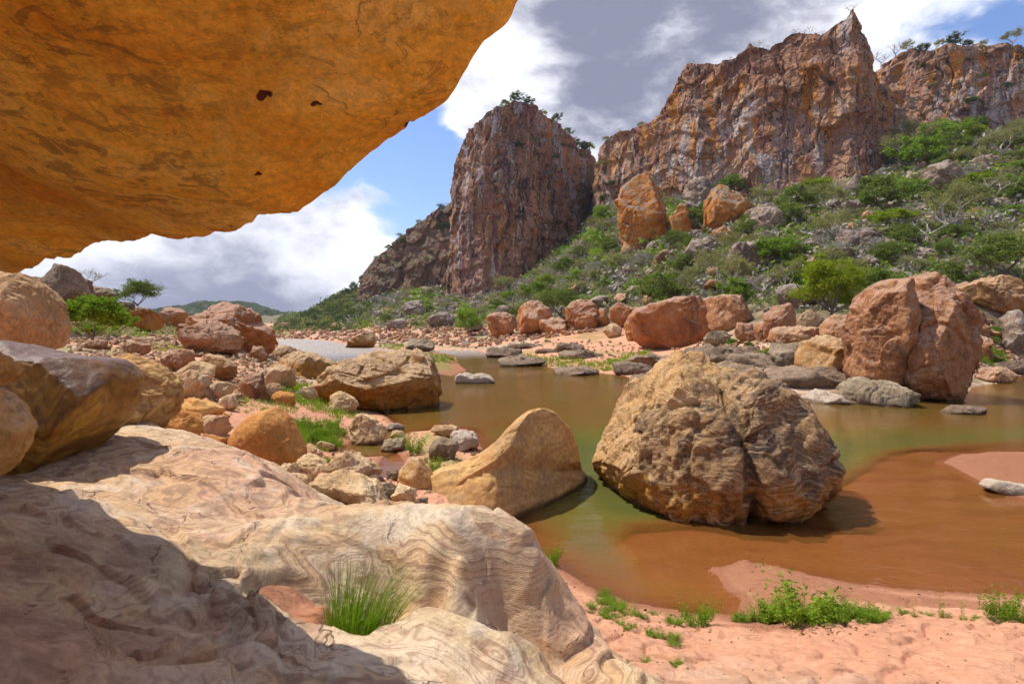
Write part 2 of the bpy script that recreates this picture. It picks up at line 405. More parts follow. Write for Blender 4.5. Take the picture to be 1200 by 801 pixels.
def make_roof_mat():
    m, g, out = new_mat('overhang_rock')
    tc = g.node('ShaderNodeTexCoord'); p = tc.outputs['Object']
    a = g.noise(p, 0.55, 5, 0.6, 0.9)
    b_ = g.noise(p, 2.2, 9, 0.7, 0.5)
    f = g.math('ADD', g.math('MULTIPLY', a, 0.6), g.math('MULTIPLY', b_, 0.4))
    c = g.ramp(f, [(0.36, (0.64, 0.22, 0.02)), (0.45, (0.84, 0.37, 0.035)), (0.54, (0.92, 0.50, 0.07)), (0.66, (0.94, 0.64, 0.20))])
    kk = g.smooth(g.noise(g.vmath('ADD', p, (1.5, 6.3, 4)), 0.42, 5, 0.62, 0.6), 0.48, 0.62)
    c = g.mix(g.math('MULTIPLY', kk, 0.55), c, (0.50, 0.20, 0.03))
    # soot-like varnish in broken flecks drawn out along the bedding
    ps = g.vmath('MULTIPLY', p, (0.9, 1.6, 2.6))
    v1 = g.noise(ps, 5.0, 9, 0.74, 0.8)
    area = g.smooth(g.noise(g.vmath('ADD', p, (5.5, 1.3, 2)), 0.6, 3, 0.5), 0.44, 0.62)
    k = g.math('MULTIPLY', g.smooth(v1, 0.50, 0.58), area)
    c = g.mix(g.math('MULTIPLY', k, 0.6), c, (0.22, 0.09, 0.03))
    k2 = g.smooth(g.noise(g.vmath('ADD', p, (8.5, 3.3, 2)), 1.1, 6, 0.65, 0.5), 0.56, 0.7)
    c = g.mix(g.math('MULTIPLY', k2, 0.75), c, (0.42, 0.11, 0.02))
    for q in PITS:
        dd = g.vmath('LENGTH', g.vmath('MULTIPLY', g.vmath('SUBTRACT', g.vmath('ADD', p, g.vmath('SCALE', g.noise(p, 12.0, 2, 0.5, 0, 1), 0.03)), (q[0] + .015, q[1] + .015, q[2] + .015)), (1.0, 1.6, 1.0)))
        c = g.mix(g.math('SUBTRACT', 1.0, g.smooth(dd, q[3] * 0.75, q[3])), c, (0.13, 0.03, 0.015))
    fine = g.noise(p, 22, 6, 0.7)
    c = g.mix(1.0, c, g.ramp(fine, [(0.3, 0.68), (0.7, 1.2)]), 'MULTIPLY')
    wc = g.vmath('ADD', p, g.vmath('SCALE', g.noise(p, 2.0, 5, 0.6, 0, 1), 0.8))
    vo = g.node('ShaderNodeTexVoronoi', _feature='DISTANCE_TO_EDGE', Vector=wc, Scale=0.9)
    cr = g.math('MULTIPLY', g.math('SUBTRACT', 1.0, g.smooth(vo.outputs[0], 0, 0.014)), g.smooth(b_, 0.49, 0.58))
    c = g.mix(g.math('MULTIPLY', cr, 0.2), c, (0.3, 0.12, 0.04))
    fl = g.noise(p, 3.2, 2, 0.5, 1.6)
    terr = g.math('SNAP', fl, 0.07)
    h = g.math('ADD', g.math('MULTIPLY', b_, 0.5), g.math('MULTIPLY', fine, 0.08))
    h = g.math('ADD', h, g.math('MULTIPLY', terr, 0.55))
    h = g.math('SUBTRACT', h, g.math('MULTIPLY', cr, 0.06))
    bp = g.node('ShaderNodeBump', Strength=1.0, Distance=0.2, Height=h)
    b = g.node('ShaderNodeBsdfPrincipled')
    g.put(b, 'Base Color', c); g.put(b, 'Roughness', 0.85); g.put(b, 'Specular IOR Level', 0.2); g.put(b, 'Normal', bp)
    g.l.new(b.outputs[0], out.inputs[0])
    return m


def make_slab_mat():
    """cream sandstone with swirling bedding lines, purple iron rims and brown patches at the near left"""
    m, g, out = new_mat('swirled_sandstone')
    tc = g.node('ShaderNodeTexCoord'); p = tc.outputs['Object']
    sp = g.node('ShaderNodeSeparateXYZ', Vector=p)
    warp = g.noise(p, 0.55, 3, 0.5, 1.2)
    warp2 = g.noise(p, 1.7, 3, 0.55, 0.6)
    t = g.math('ADD', g.math('MULTIPLY', sp.outputs[2], 2.6), g.math('ADD', g.math('MULTIPLY', warp, 3.3), g.math('MULTIPLY', warp2, 0.42)))
    t = g.math('ADD', t, g.math('MULTIPLY', sp.outputs[0], 0.35))
    def sinb(fr, ph=0.0):
        return g.math('ADD', g.math('MULTIPLY', g.math('SINE', g.math('MULTIPLY_ADD', t, fr, ph)), 0.5), 0.5)
    w1, w2, w3 = sinb(7.0), sinb(26.0, 1.0), sinb(84.0, 2.0)
    big = g.noise(p, 0.5, 4, 0.55, 0.5)
    mid = g.noise(p, 3.0, 8, 0.65, 0.4)
    fine = g.noise(p, 26, 6, 0.7)
    c = g.ramp(g.math('ADD', g.math('MULTIPLY', big, .6), g.math('MULTIPLY', mid, .4)), [(0.38, (0.47, 0.31, 0.16)), (0.5, (0.60, 0.44, 0.25)), (0.62, (0.66, 0.49, 0.33))])
    att = g.node('ShaderNodeAttribute', _attribute_name='pink')
    c = g.mix(g.math('MULTIPLY', att.outputs['Fac'], 0.8), c, (0.62, 0.35, 0.22))
    c = g.mix(g.math('MULTIPLY', g.smooth(w1, 0.45, 0.95), 0.6), c, (0.56, 0.33, 0.15))
    c = g.mix(g.math('MULTIPLY', g.math('MULTIPLY', g.smooth(w2, 0.55, 1.0), g.smooth(g.noise(p, 1.1, 4, 0.6), 0.40, 0.54)), 0.85), c, (0.34, 0.20, 0.12))
    c = g.mix(g.math('MULTIPLY', g.math('MULTIPLY', g.smooth(w3, 0.6, 1.0), g.smooth(mid, 0.38, 0.55)), 0.6), c, (0.33, 0.20, 0.12))
    # iron rims
    iso = g.noise(g.vmath('ADD', p, (2.2, 7.0, 1.0)), 0.55, 3, 0.5, 0.7)
    e = g.math('ABSOLUTE', g.math('SUBTRACT', iso, 0.53))
    c = g.mix(g.math('MULTIPLY', g.math('SUBTRACT', 1.0, g.smooth(e, 0.0, 0.008)), g.math('MULTIPLY', g.smooth(mid, 0.42, 0.56), 0.55)), c, (0.33, 0.15, 0.10))
    c = g.mix(g.math('MULTIPLY', g.smooth(iso, 0.53, 0.6), 0.22), c, (0.50, 0.30, 0.21))
    pt = g.smooth(g.noise(g.vmath('ADD', p, (6, 2, 3)), 1.3, 5, 0.6, 0.5), 0.54, 0.62)
    c = g.mix(g.math('MULTIPLY', pt, 0.45), c, (0.66, 0.56, 0.42))
    brn = g.node('ShaderNodeAttribute', _attribute_name='brown')
    kb = g.math('MULTIPLY', brn.outputs['Fac'], g.smooth(mid, 0.30, 0.6))
    c = g.mix(g.math('MULTIPLY', kb, 0.7), c, (0.26, 0.15, 0.08))
    k = g.smooth(g.noise(g.vmath('ADD', p, (3.1, 0.2, 5.0)), 2.0, 9, 0.72, 0.8), 0.56, 0.70)
    c = g.mix(g.math('MULTIPLY', k, 0.4), c, (0.30, 0.17, 0.12))
    c = g.mix(1.0, c, g.ramp(fine, [(0.3, 0.80), (0.7, 1.12)]), 'MULTIPLY')
    h = g.math('ADD', g.math('MULTIPLY', mid, 0.42), g.math('MULTIPLY', fine, 0.14))
    h = g.math('ADD', h, g.math('MULTIPLY', g.noise(p, 90.0, 3, 0.7), 0.03))
    h = g.math('ADD', h, g.math('ADD', g.math('MULTIPLY', w2, 0.016), g.math('MULTIPLY', w3, 0.010)))
    # undercut ledges: bedding planes that broke off
    led = g.math('SNAP', g.math('ADD', g.math('MULTIPLY', warp2, 1.0), g.math('MULTIPLY', mid, 0.25)), 0.09)
    h = g.math('ADD', h, g.math('MULTIPLY', led, 0.22))
    wc = g.vmath('ADD', p, g.vmath('SCALE', g.noise(p, 1.5, 4, 0.6, 0, 1), 0.9))
    vo = g.node('ShaderNodeTexVoronoi', _feature='DISTANCE_TO_EDGE', Vector=wc, Scale=0.8)
    cr = g.math('MULTIPLY', g.math('SUBTRACT', 1.0, g.smooth(vo.outputs[0], 0, 0.010)), g.smooth(mid, 0.5, 0.58))
    c = g.mix(g.math('MULTIPLY', cr, 0.7), c, (0.12, 0.06, 0.04))
    h = g.math('SUBTRACT', h, g.math('MULTIPLY', cr, 0.2))
    bp = g.node('ShaderNodeBump', Strength=0.7, Distance=0.14, Height=h)
    b = g.node('ShaderNodeBsdfPrincipled')
    g.put(b, 'Base Color', c); g.put(b, 'Roughness', 0.8); g.put(b, 'Specular IOR Level', 0.25); g.put(b, 'Normal', bp)
    g.l.new(b.outputs[0], out.inputs[0])
    return m
M['slab'] = make_slab_mat()


def make_sand():
    m, g, out = new_mat('ground')
    geo = g.node('ShaderNodeNewGeometry'); p = geo.outputs['Position']
    veg = g.node('ShaderNodeAttribute', _attribute_name='veg').outputs['Fac']
    rub = g.node('ShaderNodeAttribute', _attribute_name='rubble').outputs['Fac']
    grs = g.node('ShaderNodeAttribute', _attribute_name='grass').outputs['Fac']
    wet = g.node('ShaderNodeAttribute', _attribute_name='wet').outputs['Fac']
    a = g.noise(p, 0.6, 6, 0.6, 0.4); b_ = g.noise(p, 6.0, 8, 0.7, 0.3); fine = g.noise(p, 60, 4, 0.7)
    c = g.ramp(g.math('ADD', g.math('MULTIPLY', a, 0.5), g.math('MULTIPLY', b_, 0.5)),
               [(0.35, (0.50, 0.225, 0.135)), (0.5, (0.60, 0.29, 0.165)), (0.65, (0.66, 0.35, 0.21))])
    c = g.mix(g.math('MULTIPLY', g.smooth(g.noise(p, 38, 3, 0.6), 0.66, 0.72), 0.5), c, (0.25, 0.13, 0.09))
    c = g.mix(g.math('MULTIPLY', wet, 0.85), c, (0.27, 0.105, 0.05))
    # rubble: broken stone colours
    vo = g.node('ShaderNodeTexVoronoi', Vector=p, Scale=2.2)
    rc = g.ramp(vo.outputs['Color'], [(0.2, (0.24, 0.15, 0.10)), (0.5, (0.46, 0.30, 0.18)), (0.8, (0.55, 0.42, 0.30))])
    c = g.mix(rub, c, rc)
    # hillside soil and litter under the scrub
    hn = g.noise(p, 0.35, 8, 0.7, 0.3)
    hc = g.ramp(hn, [(0.36, (0.045, 0.05, 0.02)), (0.46, (0.11, 0.105, 0.045)), (0.55, (0.20, 0.14, 0.08)), (0.66, (0.33, 0.23, 0.16))])
    c = g.mix(veg, c, hc)
    gk = g.math('MULTIPLY', grs, g.smooth(b_, 0.40, 0.55))
    c = g.mix(g.math('MULTIPLY', gk, 0.85), c, (0.14, 0.20, 0.03))
    rip = g.node('ShaderNodeTexWave', _bands_direction='DIAGONAL', Vector=g.vmath('MULTIPLY', p, (1.0, 1.8, 1.0)), Scale=2.4, Distortion=7.0, Detail=3.0)
    h = g.math('ADD', g.math('MULTIPLY', b_, 0.5), g.math('MULTIPLY', fine, 0.05))
    h = g.math('ADD', h, g.math('MULTIPLY', rip.outputs[1], 0.12))
    h = g.math('ADD', h, g.math('MULTIPLY', g.noise(p, 2.2, 3, 0.5, 0.5), 0.8))
    bp = g.node('ShaderNodeBump', Strength=0.8, Distance=0.17, Height=h)
    b = g.node('ShaderNodeBsdfPrincipled')
    g.put(b, 'Base Color', c); g.put(b, 'Roughness', 0.9); g.put(b, 'Specular IOR Level', 0.15); g.put(b, 'Normal', bp)
    g.l.new(b.outputs[0], out.inputs[0])
    return m
M['ground'] = make_sand()


def make_water():
    m, g, out = new_mat('water')
    geo = g.node('ShaderNodeNewGeometry'); p = geo.outputs['Position']
    dep = g.node('ShaderNodeAttribute', _attribute_name='depth').outputs['Fac']
    dn = g.math('ADD', dep, g.math('MULTIPLY', g.math('SUBTRACT', g.noise(p, 0.35, 4, 0.55, 0.6), 0.5), g.math('MULTIPLY', dep, 0.9)))
    c = g.ramp(dn, [(0.0, (0.36, 0.135, 0.028)), (0.2, (0.27, 0.12, 0.026)), (0.36, (0.175, 0.115, 0.024)), (0.6, (0.135, 0.115, 0.022)), (1.0, (0.095, 0.098, 0.024))])
    tint = g.ramp(dn, [(0.0, (0.98, 0.90, 0.80)), (0.3, (0.85, 0.5, 0.2)), (1.0, (0.4, 0.3, 0.1))])
    turb = g.math('SUBTRACT', 1.0, g.math('POWER', 2.718, g.math('MULTIPLY', g.math('MAXIMUM', dn, 0.0), -3.8)))
    pr = g.vmath('MULTIPLY', p, (1.0, 1.6, 1.0))
    rp = g.math('ADD', g.noise(pr, 1.6, 3, 0.5, 0.4), g.math('MULTIPLY', g.noise(pr, 6.5, 3, 0.55, 0.6), 0.25))
    calm = g.smooth(g.noise(p, 0.18, 2, 0.5), 0.35, 0.65)
    yy = g.node('ShaderNodeSeparateXYZ', Vector=p).outputs[1]
    calm = g.math('ADD', calm, g.math('MULTIPLY', g.smooth(yy, 62.0, 85.0), 12.0))
    bp = g.node('ShaderNodeBump', Strength=g.math('MULTIPLY_ADD', calm, 0.30, 0.16), Distance=0.06, Height=rp)
    tr = g.node('ShaderNodeBsdfTransparent', Color=tint)
    df = g.node('ShaderNodeBsdfDiffuse', Color=c)
    body = g.node('ShaderNodeMixShader'); g.put(body, 'i0', turb); g.put(body, 'i1', tr); g.put(body, 'i2', df)
    gl = g.node('ShaderNodeBsdfGlossy', Roughness=g.math('MULTIPLY_ADD', g.smooth(yy, 58.0, 85.0), 0.40, 0.05), Normal=bp)
    fr = g.node('ShaderNodeFresnel', IOR=1.33, Normal=bp)
    mx = g.node('ShaderNodeMixShader'); g.put(mx, 'i0', g.math('MULTIPLY', fr.outputs[0], 1.0)); g.put(mx, 'i1', body); g.put(mx, 'i2', gl)
    g.l.new(mx.outputs[0], out.inputs[0])
    return m
M['water'] = make_water()


def leaf_mat(name, c1, c2, trans=0.35):
    m, g, out = new_mat(name)
    geo = g.node('ShaderNodeNewGeometry'); oi = g.node('ShaderNodeObjectInfo')
    f = g.math('ADD', g.math('MULTIPLY', geo.outputs['Random Per Island'], 0.6), g.math('MULTIPLY', oi.outputs['Random'], 0.4))
    c = g.mix(f, c1, c2)
    df = g.node('ShaderNodeBsdfDiffuse', Color=c)
    tl = g.node('ShaderNodeBsdfTranslucent', Color=g.mix(1.0, c, (1.15, 1.25, 0.6), 'MULTIPLY'))
    mx = g.node('ShaderNodeMixShader'); g.put(mx, 'i0', trans); g.put(mx, 'i1', df); g.put(mx, 'i2', tl)
    g.l.new(mx.outputs[0], out.inputs[0])
    return m
LEAF = {
    'bright': leaf_mat('bright_leaves', (0.11, 0.18, 0.015), (0.26, 0.36, 0.05)),
    'mid': leaf_mat('mid_green_leaves', (0.1, 0.135, 0.03), (0.21, 0.25, 0.065)),
    'olive': leaf_mat('olive_leaves', (0.18, 0.175, 0.07), (0.33, 0.31, 0.15)),
    'dark': leaf_mat('dark_leaves', (0.035, 0.055, 0.018), (0.08, 0.11, 0.03)),
    'yellow': leaf_mat('yellow_green_leaves', (0.13, 0.20, 0.012), (0.30, 0.33, 0.03)),
    'grey': leaf_mat('dry_twigs', (0.22, 0.19, 0.16), (0.38, 0.34, 0.29), 0.1),
    'grass': leaf_mat('grass_blades', (0.10, 0.19, 0.01), (0.26, 0.36, 0.04)),
    'drygrass': leaf_mat('dry_grass_blades', (0.22, 0.26, 0.05), (0.42, 0.42, 0.14)),
    'far': leaf_mat('far_leaves', (0.05, 0.07, 0.025), (0.11, 0.13, 0.045)),
}
def bark_mat(name, c):
    m, g, out = new_mat(name)
    tc = g.node('ShaderNodeTexCoord')
    n = g.noise(g.vmath('MULTIPLY', tc.outputs['Object'], (6, 6, 1.2)), 3.0, 5, 0.6)
    cc = g.mix(n, tuple(x * 0.55 for x in c), tuple(min(1, x * 1.3) for x in c))
    b = g.node('ShaderNodeBsdfPrincipled', Roughness=0.9); g.put(b, 'Base Color', cc)
    g.put(b, 'Normal', g.node('ShaderNodeBump', Strength=0.5, Distance=0.02, Height=n))
    g.l.new(b.outputs[0], out.inputs[0])
    return m
M['bark'] = bark_mat('bark', (0.16, 0.11, 0.075))
M['palebark'] = bark_mat('pale_bark', (0.46, 0.40, 0.33))

# ------------------------------------------------------------ terrain
CTL = []   # (x, y, z)
def c_pd(px, py, d): CTL.append(tuple(at(px, py, d)))
def c_z(px, py, z): CTL.append(tuple(atz(px, py, z)))
# right bank, hillside under the great cliff
for px, py, d in [(900, 430, 40), (900, 400, 50), (900, 378, 60), (900, 330, 80), (900, 280, 105), (900, 236, 150), (900, 234, 168), (900, 230, 230),
                  (1050, 440, 34), (1050, 400, 44), (1050, 350, 60), (1050, 280, 88), (1050, 220, 135), (1050, 182, 165), (1060, 170, 200),
                  (1180, 425, 34), (1180, 380, 44), (1180, 330, 60), (1180, 280, 82), (1180, 216, 120), (1180, 168, 165), (1180, 160, 200),
                  (1400, 420, 34), (1400, 350, 50), (1400, 250, 90), (1400, 130, 180), (1800, 400, 34), (1800, 200, 90), (1800, 60, 180),
                  (800, 440, 45), (800, 408, 66), (800, 395, 75), (800, 350, 92), (800, 300, 118), (800, 262, 150), (800, 238, 185),
                  (720, 405, 75), (720, 395, 88), (720, 372, 105), (720, 330, 130), (720, 290, 158), (720, 255, 190), (720, 248, 212),
                  (650, 418, 62), (650, 402, 85), (650, 390, 100), (650, 360, 130), (650, 320, 185), (650, 300, 225),
                  (590, 400, 105), (590, 388, 130), (590, 368, 165), (590, 345, 215), (590, 342, 260),
                  (530, 403, 108), (520, 385, 150), (520, 368, 190), (510, 350, 250), (500, 342, 285),
                  (450, 402, 115), (450, 388, 170), (450, 370, 230), (440, 354, 300), (440, 345, 350),
                  (400, 392, 190), (400, 380, 260), (395, 365, 340), (400, 345, 430), (400, 358, 600), (450, 350, 620), (375, 357, 430), (360, 368, 430), (400, 366, 800), (450, 360, 800),
                  (350, 389, 240), (350, 382, 330), (345, 374, 500), (340, 368, 800), (250, 377, 800), (150, 376, 800), (0, 370, 800), (-300, 350, 400),
                  (600, 345, 800), (800, 290, 800), (1100, 240, 800), (1500, 190, 500),
                  (600, 366, 2400), (1200, 350, 2400), (0, 370, 2400), (-500, 365, 2400)]:
    c_pd(px, py, d)
# left bank
for px, py, d in [(250, 384, 160), (250, 392, 95), (260, 400, 60), (200, 412, 42), (200, 432, 32), (250, 440, 27), (330, 412, 80), (330, 425, 50), (340, 440, 36),
                  (100, 398, 48), (90, 375, 60), (60, 345, 75), (0, 340, 60), (100, 350, 90), (-100, 350, 40), (-300, 380, 25), (-300, 250, 70), (80, 420, 30), (0, 440, 24),
                  (160, 378, 90), (200, 383, 110), (0, 350, 150), (-500, 420, 15), (-900, 420, 15), (-900, 300, 40)]:
    c_pd(px, py, d)
for px, py, z in [(300, 462, 1.0), (370, 470, .6), (350, 492, .62), (420, 485, .35), (400, 560, .55), (330, 520, .85), (230, 520, 1.3), (300, 590, .9), (450, 592, .6),
                  (500, 595, .5), (520, 520, .25), (540, 515, .22), (640, 690, .2), (700, 710, .25), (740, 760, .5), (800, 760, .42), (900, 745, .3), (1000, 735, .3),
                  (1100, 745, .35), (1200, 745, .35), (800, 801, .6), (1000, 801, .6), (1200, 801, .65), (1500, 760, .5), (2200, 760, .6), (1000, 720, .2), (1190, 712, .15)]:
    c_z(px, py, z)
for x, y, z in [(0, 6, .7), (-2, 6, .9), (-5, 6, 1.2), (0, 3, .8), (3, 3, .8), (-4, 2, 1.3), (-8, 8, 1.6), (-10, 3, 1.8), (0, 1, .9), (6, 2, .8), (12, 3, .9), (-20, 6, 3)]:
    CTL.append((x, y, z))
CTL = np.array(CTL)
def tcoord(x, y):
    return np.stack([np.degrees(np.arctan2(x, y)) / 14.0, np.log(np.hypot(x, y)) * 1.5], 1)
_r = np.hypot(CTL[:, 0], CTL[:, 1])
_tps = TPS(tcoord(CTL[:, 0], CTL[:, 1]), CTL[:, 2] / _r, 2e-4)

_tu = np.linspace(-63 / 14, 63 / 14, 420); _tv = np.linspace(math.log(1.4) * 1.5, math.log(2450) * 1.5, 420)
_TU, _TV = np.meshgrid(_tu, _tv, indexing='ij'); _tab = _tps(np.stack([_TU.ravel(), _TV.ravel()], 1)).reshape(420, 420)
def tps_fast(u, v):
    a = np.clip((u - _tu[0]) / (_tu[1] - _tu[0]), 0, 418.999); b = np.clip((v - _tv[0]) / (_tv[1] - _tv[0]), 0, 418.999)
    i = a.astype(int); j = b.astype(int); a = a - i; b = b - j
    return _tab[i, j] * (1 - a) * (1 - b) + _tab[i + 1, j] * a * (1 - b) + _tab[i, j + 1] * (1 - a) * b + _tab[i + 1, j + 1] * a * b

def poly_w(pts): return np.array([atz(px, py, 0.0)[:2] for px, py in pts])
RIVER = poly_w([(2600, 720), (1700, 705), (1200, 697), (1080, 691), (1000, 683), (930, 668), (870, 656), (835, 667), (848, 690), (868, 702), (862, 721), (800, 716), (740, 706), (690, 686),
                (655, 662), (630, 642), (610, 618), (598, 588), (578, 552), (566, 528), (552, 503), (520, 497), (500, 504), (480, 506), (466, 512), (462, 527), (472, 540), (482, 552), (478, 566), (452, 566),
                (438, 550), (448, 534), (420, 536), (402, 538), (400, 524), (425, 512), (452, 504), (462, 497), (452, 488), (425, 478), (395, 466), (374, 445), (385, 430), (372, 418), (350, 410), (330, 405),
                (318, 401), (322, 398), (345, 397), (390, 399), (410, 405), (443, 409), (475, 411), (510, 410), (560, 411), (577, 418), (600, 421), (631, 425), (645, 431), (670, 434), (700, 437), (730, 440), (758, 449),
                (785, 460), (830, 462), (900, 461), (940, 462), (975, 464), (1010, 466), (1045, 468), (1080, 467), (1130, 466), (1140, 454), (1170, 449), (1190, 440), (1260, 437), (1700, 430), (2600, 430)])
BAR = poly_w([(1108, 541), (1130, 533), (1170, 530), (1250, 529), (1420, 560), (1250, 596), (1195, 582), (1160, 566), (1135, 553)])
SPIT = poly_w([(480, 414), (505, 412), (533, 417), (537, 425), (546, 434), (528, 440), (505, 436), (488, 426)])
MUD1 = poly_w([(830, 668), (870, 655), (935, 668), (1010, 690), (1200, 712), (1200, 780), (830, 780), (868, 722), (872, 700)])
SHAL = poly_w([(712, 628), (730, 610), (780, 606), (860, 600), (940, 582), (1000, 545), (1030, 528), (1100, 520), (1250, 512), (1700, 520), (2600, 600), (2600, 760), (840, 760), (868, 700), (830, 665), (800, 690), (770, 685), (740, 665)])

def sdist(P, poly):
    """signed distance, positive inside"""
    n = len(poly); best = np.full(len(P), 1e18); ins = np.zeros(len(P), bool)
    for i in range(n):
        a = poly[i]; b = poly[(i + 1) % n]; e = b - a
        w = P - a
        t = np.clip((w @ e) / (e @ e), 0, 1)
        d = w - t[:, None] * e
        best = np.minimum(best, (d * d).sum(1))
        c1 = (a[1] <= P[:, 1]) != (b[1] <= P[:, 1])
        xx = a[0] + (P[:, 1] - a[1]) / (b[1] - a[1] + 1e-30) * e[0]
        ins ^= c1 & (P[:, 0] < xx)
    return np.where(ins, 1, -1) * np.sqrt(best)

def terrain(x, y, full=False):
    x = np.asarray(x, float); y = np.asarray(y, float)
    r = np.hypot(x, y) + 1e-6
    th = np.degrees(np.arctan2(x, y))
    thc = np.clip(th, -62, 62)
    rr = np.clip(r, 1.5, 2400)
    q = tps_fast(thc / 14.0, np.log(rr) * 1.5)
    z = q * rr
    w = sstep(np.abs(th), 75, 130)
    z = z * (1 - w) + w * (1.2 + 0.02 * np.minimum(r, 60))
    P2 = np.stack([x, y], 1)
    wob = 0.006 * r
    nz = np.stack([x, y, 0 * x], 1)
    Pw = P2 + np.stack([gnoise(nz / np.maximum(r, 1)[:, None] * 30 + 3), gnoise(nz / np.maximum(r, 1)[:, None] * 30 + 9)], 1) * wob[:, None]
    sd = sdist(Pw, RIVER)
    # roughness of the ground, growing up the hillsides
    hill = sstep(z, 3, 12) * sstep(r, 40, 90)
    n = fbm(nz * 0.05, 4) * 2.6 * hill + fbm(nz * 0.35, 3) * (0.05 + 0.5 * hill) * sstep(r, 5, 14) + fbm(nz * 1.7, 3) * 0.018 + (ridged(nz * 2.6, 3) * 0.022 - 0.05 * (1 - sstep(np.sqrt(np.abs(gnoise(nz * 1.9 + 5))), .12, .42))) * (1 - sstep(r, 12, 25))
    land = np.maximum(z, 0.12) + n
    k = sstep(-sd / (0.12 * r + 0.2), 0.0, 1.0)
    land = 0.012 + np.minimum(-sd, 3) * 0.05 + (land - 0.012) * k
    bed = -np.minimum(0.03 + np.maximum(sd, 0) * 0.45, 1.2) + 0.05 * fbm(nz * 0.4, 3) * sstep(sd, 0.3, 1.5)
    # shallow red sand bed on the near right
    ss = sstep(sdist(Pw, SHAL), -0.9, 0.5)
    shallow = -0.06 - 0.09 * (fbm(nz * np.array([0.5, 1.1, 1]), 3) + 0.6) * sstep(sd, 0, 0.5) - 0.016 * np.abs(gnoise(nz * np.array([1.2, 5.5, 1])))
    bed = np.where(sd > 0, bed * (1 - ss) + np.maximum(bed, np.minimum(shallow, -0.012)) * ss, bed)
    # brown middle reach, half deep
    mr = sstep(P2[:, 1], 17, 24) * sstep(r, 10, 20)
    bed = bed * (1 - mr) + np.maximum(bed, -0.30) * mr
    z = np.where(sd > 0, bed, land)
    for pg, hgt, sl in ((BAR, 0.07, 0.12), (SPIT, 0.10, 0.05)):
        s2 = sdist(Pw, pg)
        z = np.where(s2 > -0.3, np.maximum(z, np.minimum(0.012 + s2 * sl, hgt) + 0.01 * gnoise(nz * 2)), z)
    s3 = sdist(Pw, MUD1)
    z = np.where((s3 > 0) & (z < 0.4) & (y < 12), np.maximum(z, np.minimum(0.004 + s3 * 0.05, 0.045) + 0.035 * fbm(nz * 2.2, 4)), z)
    if full: return z, sd, s3, hill
    return z

ths = np.concatenate([np.linspace(-180, -62, 50, endpoint=False), np.linspace(-62, -46, 60, endpoint=False), np.linspace(-46, 46, 900, endpoint=False), np.linspace(46, 62, 60, endpoint=False), np.linspace(62, 180, 51)])
dd = np.exp(np.linspace(math.log(0.5), math.log(3000), 4000))
wgt = 1.0 + 22.0 / dd * (dd > 4) + 0.02 * dd * (dd < 400) * (dd > 60)
cw = np.cumsum(wgt); rs = np.interp(np.linspace(cw[0], cw[-1], 880), cw, dd)
TH, RS = np.meshgrid(np.radians(ths), rs)
GX = (np.sin(TH) * RS).ravel(); GY = (np.cos(TH) * RS).ravel()
GZ, GSD, GMUD, GHILL = terrain(GX, GY, True)
GR = np.hypot(GX, GY)
nn = np.stack([GX, GY, 0 * GX], 1)
far_flat = sstep(GR, 2300, 2900)
GZ = GZ * (1 - far_flat) + 10 * far_flat
veg = sstep(GZ + 1.2 * fbm(nn * 0.08, 3), 1.8, 4.5) * sstep(GR, 40, 60) * (1 - far_flat * 0)
rubble = sstep(fbm(nn * 0.09 + 5, 3) + sstep(GR, 22, 45) * 0.7 - 0.3, 0.1, 0.5) * (1 - veg) * (GSD < 0)
# the pink sandbar under the red boulder and the beach stay sand
BARR = poly_w([(600, 424), (640, 405), (740, 402), (780, 425), (760, 440), (700, 436)])
rubble *= 1 - sstep(sdist(np.stack([GX, GY], 1), BARR), -3, 1)
RB = poly_w([(775, 458), (800, 436), (860, 412), (940, 404), (1300, 404), (1300, 445), (1140, 475), (1060, 492), (990, 500), (900, 500)])
rubble = np.maximum(rubble, 0.9 * sstep(sdist(np.stack([GX, GY], 1), RB), -1, 2) * (GSD < 0) * (1 - veg))
grassm = sstep(fbm(nn * 0.22 + 31, 4), 0.05, 0.4) * sstep(-GSD, 0.2, 1.0) * sstep(GR, 11, 13) * (GR < 160) * (1 - veg) * 0.9
s4 = sdist(np.stack([GX, GY], 1), SPIT)
grassm = np.maximum(grassm, sstep(s4, 0.5, 1.5))
wet = np.maximum(1 - sstep(-GSD, 0.05, 0.45), sstep(GMUD + 0.15 * gnoise(nn * 2), -0.1, 0.2) * (1 - sstep(-GSD + 0.2 * gnoise(nn * 1.3), 0.95, 1.3)) * (GY < 12) * 0.85)
wet = np.where(GSD > 0, 1.0, wet)
FG = grid_faces(len(rs), len(ths))
me = mesh_np('ground', np.stack([GX, GY, GZ], 1), FG, M['ground'], True, {'veg': veg, 'rubble': rubble, 'grass': grassm, 'wet': wet})
tag(link('ground', me), kind='structure')
# water sheet: same grid, only where the ground dips under it
low = (GZ < 0.10).reshape(len(rs), len(ths)) & (np.abs(TH) < R(75)) & (RS < 300)
ok = low[:-1, :-1] | low[1:, :-1] | low[:-1, 1:] | low[1:, 1:]
FW = FG[ok.ravel()]
used, inv = np.unique(FW, return_inverse=True)
Vw = np.stack([GX[used], GY[used], 0 * used], 1)
wm = mesh_np('water', Vw, inv.reshape(-1, 4), M['water'], True, {'depth': np.maximum(-GZ[used], 0)})
tag(link('water', wm), kind='structure')

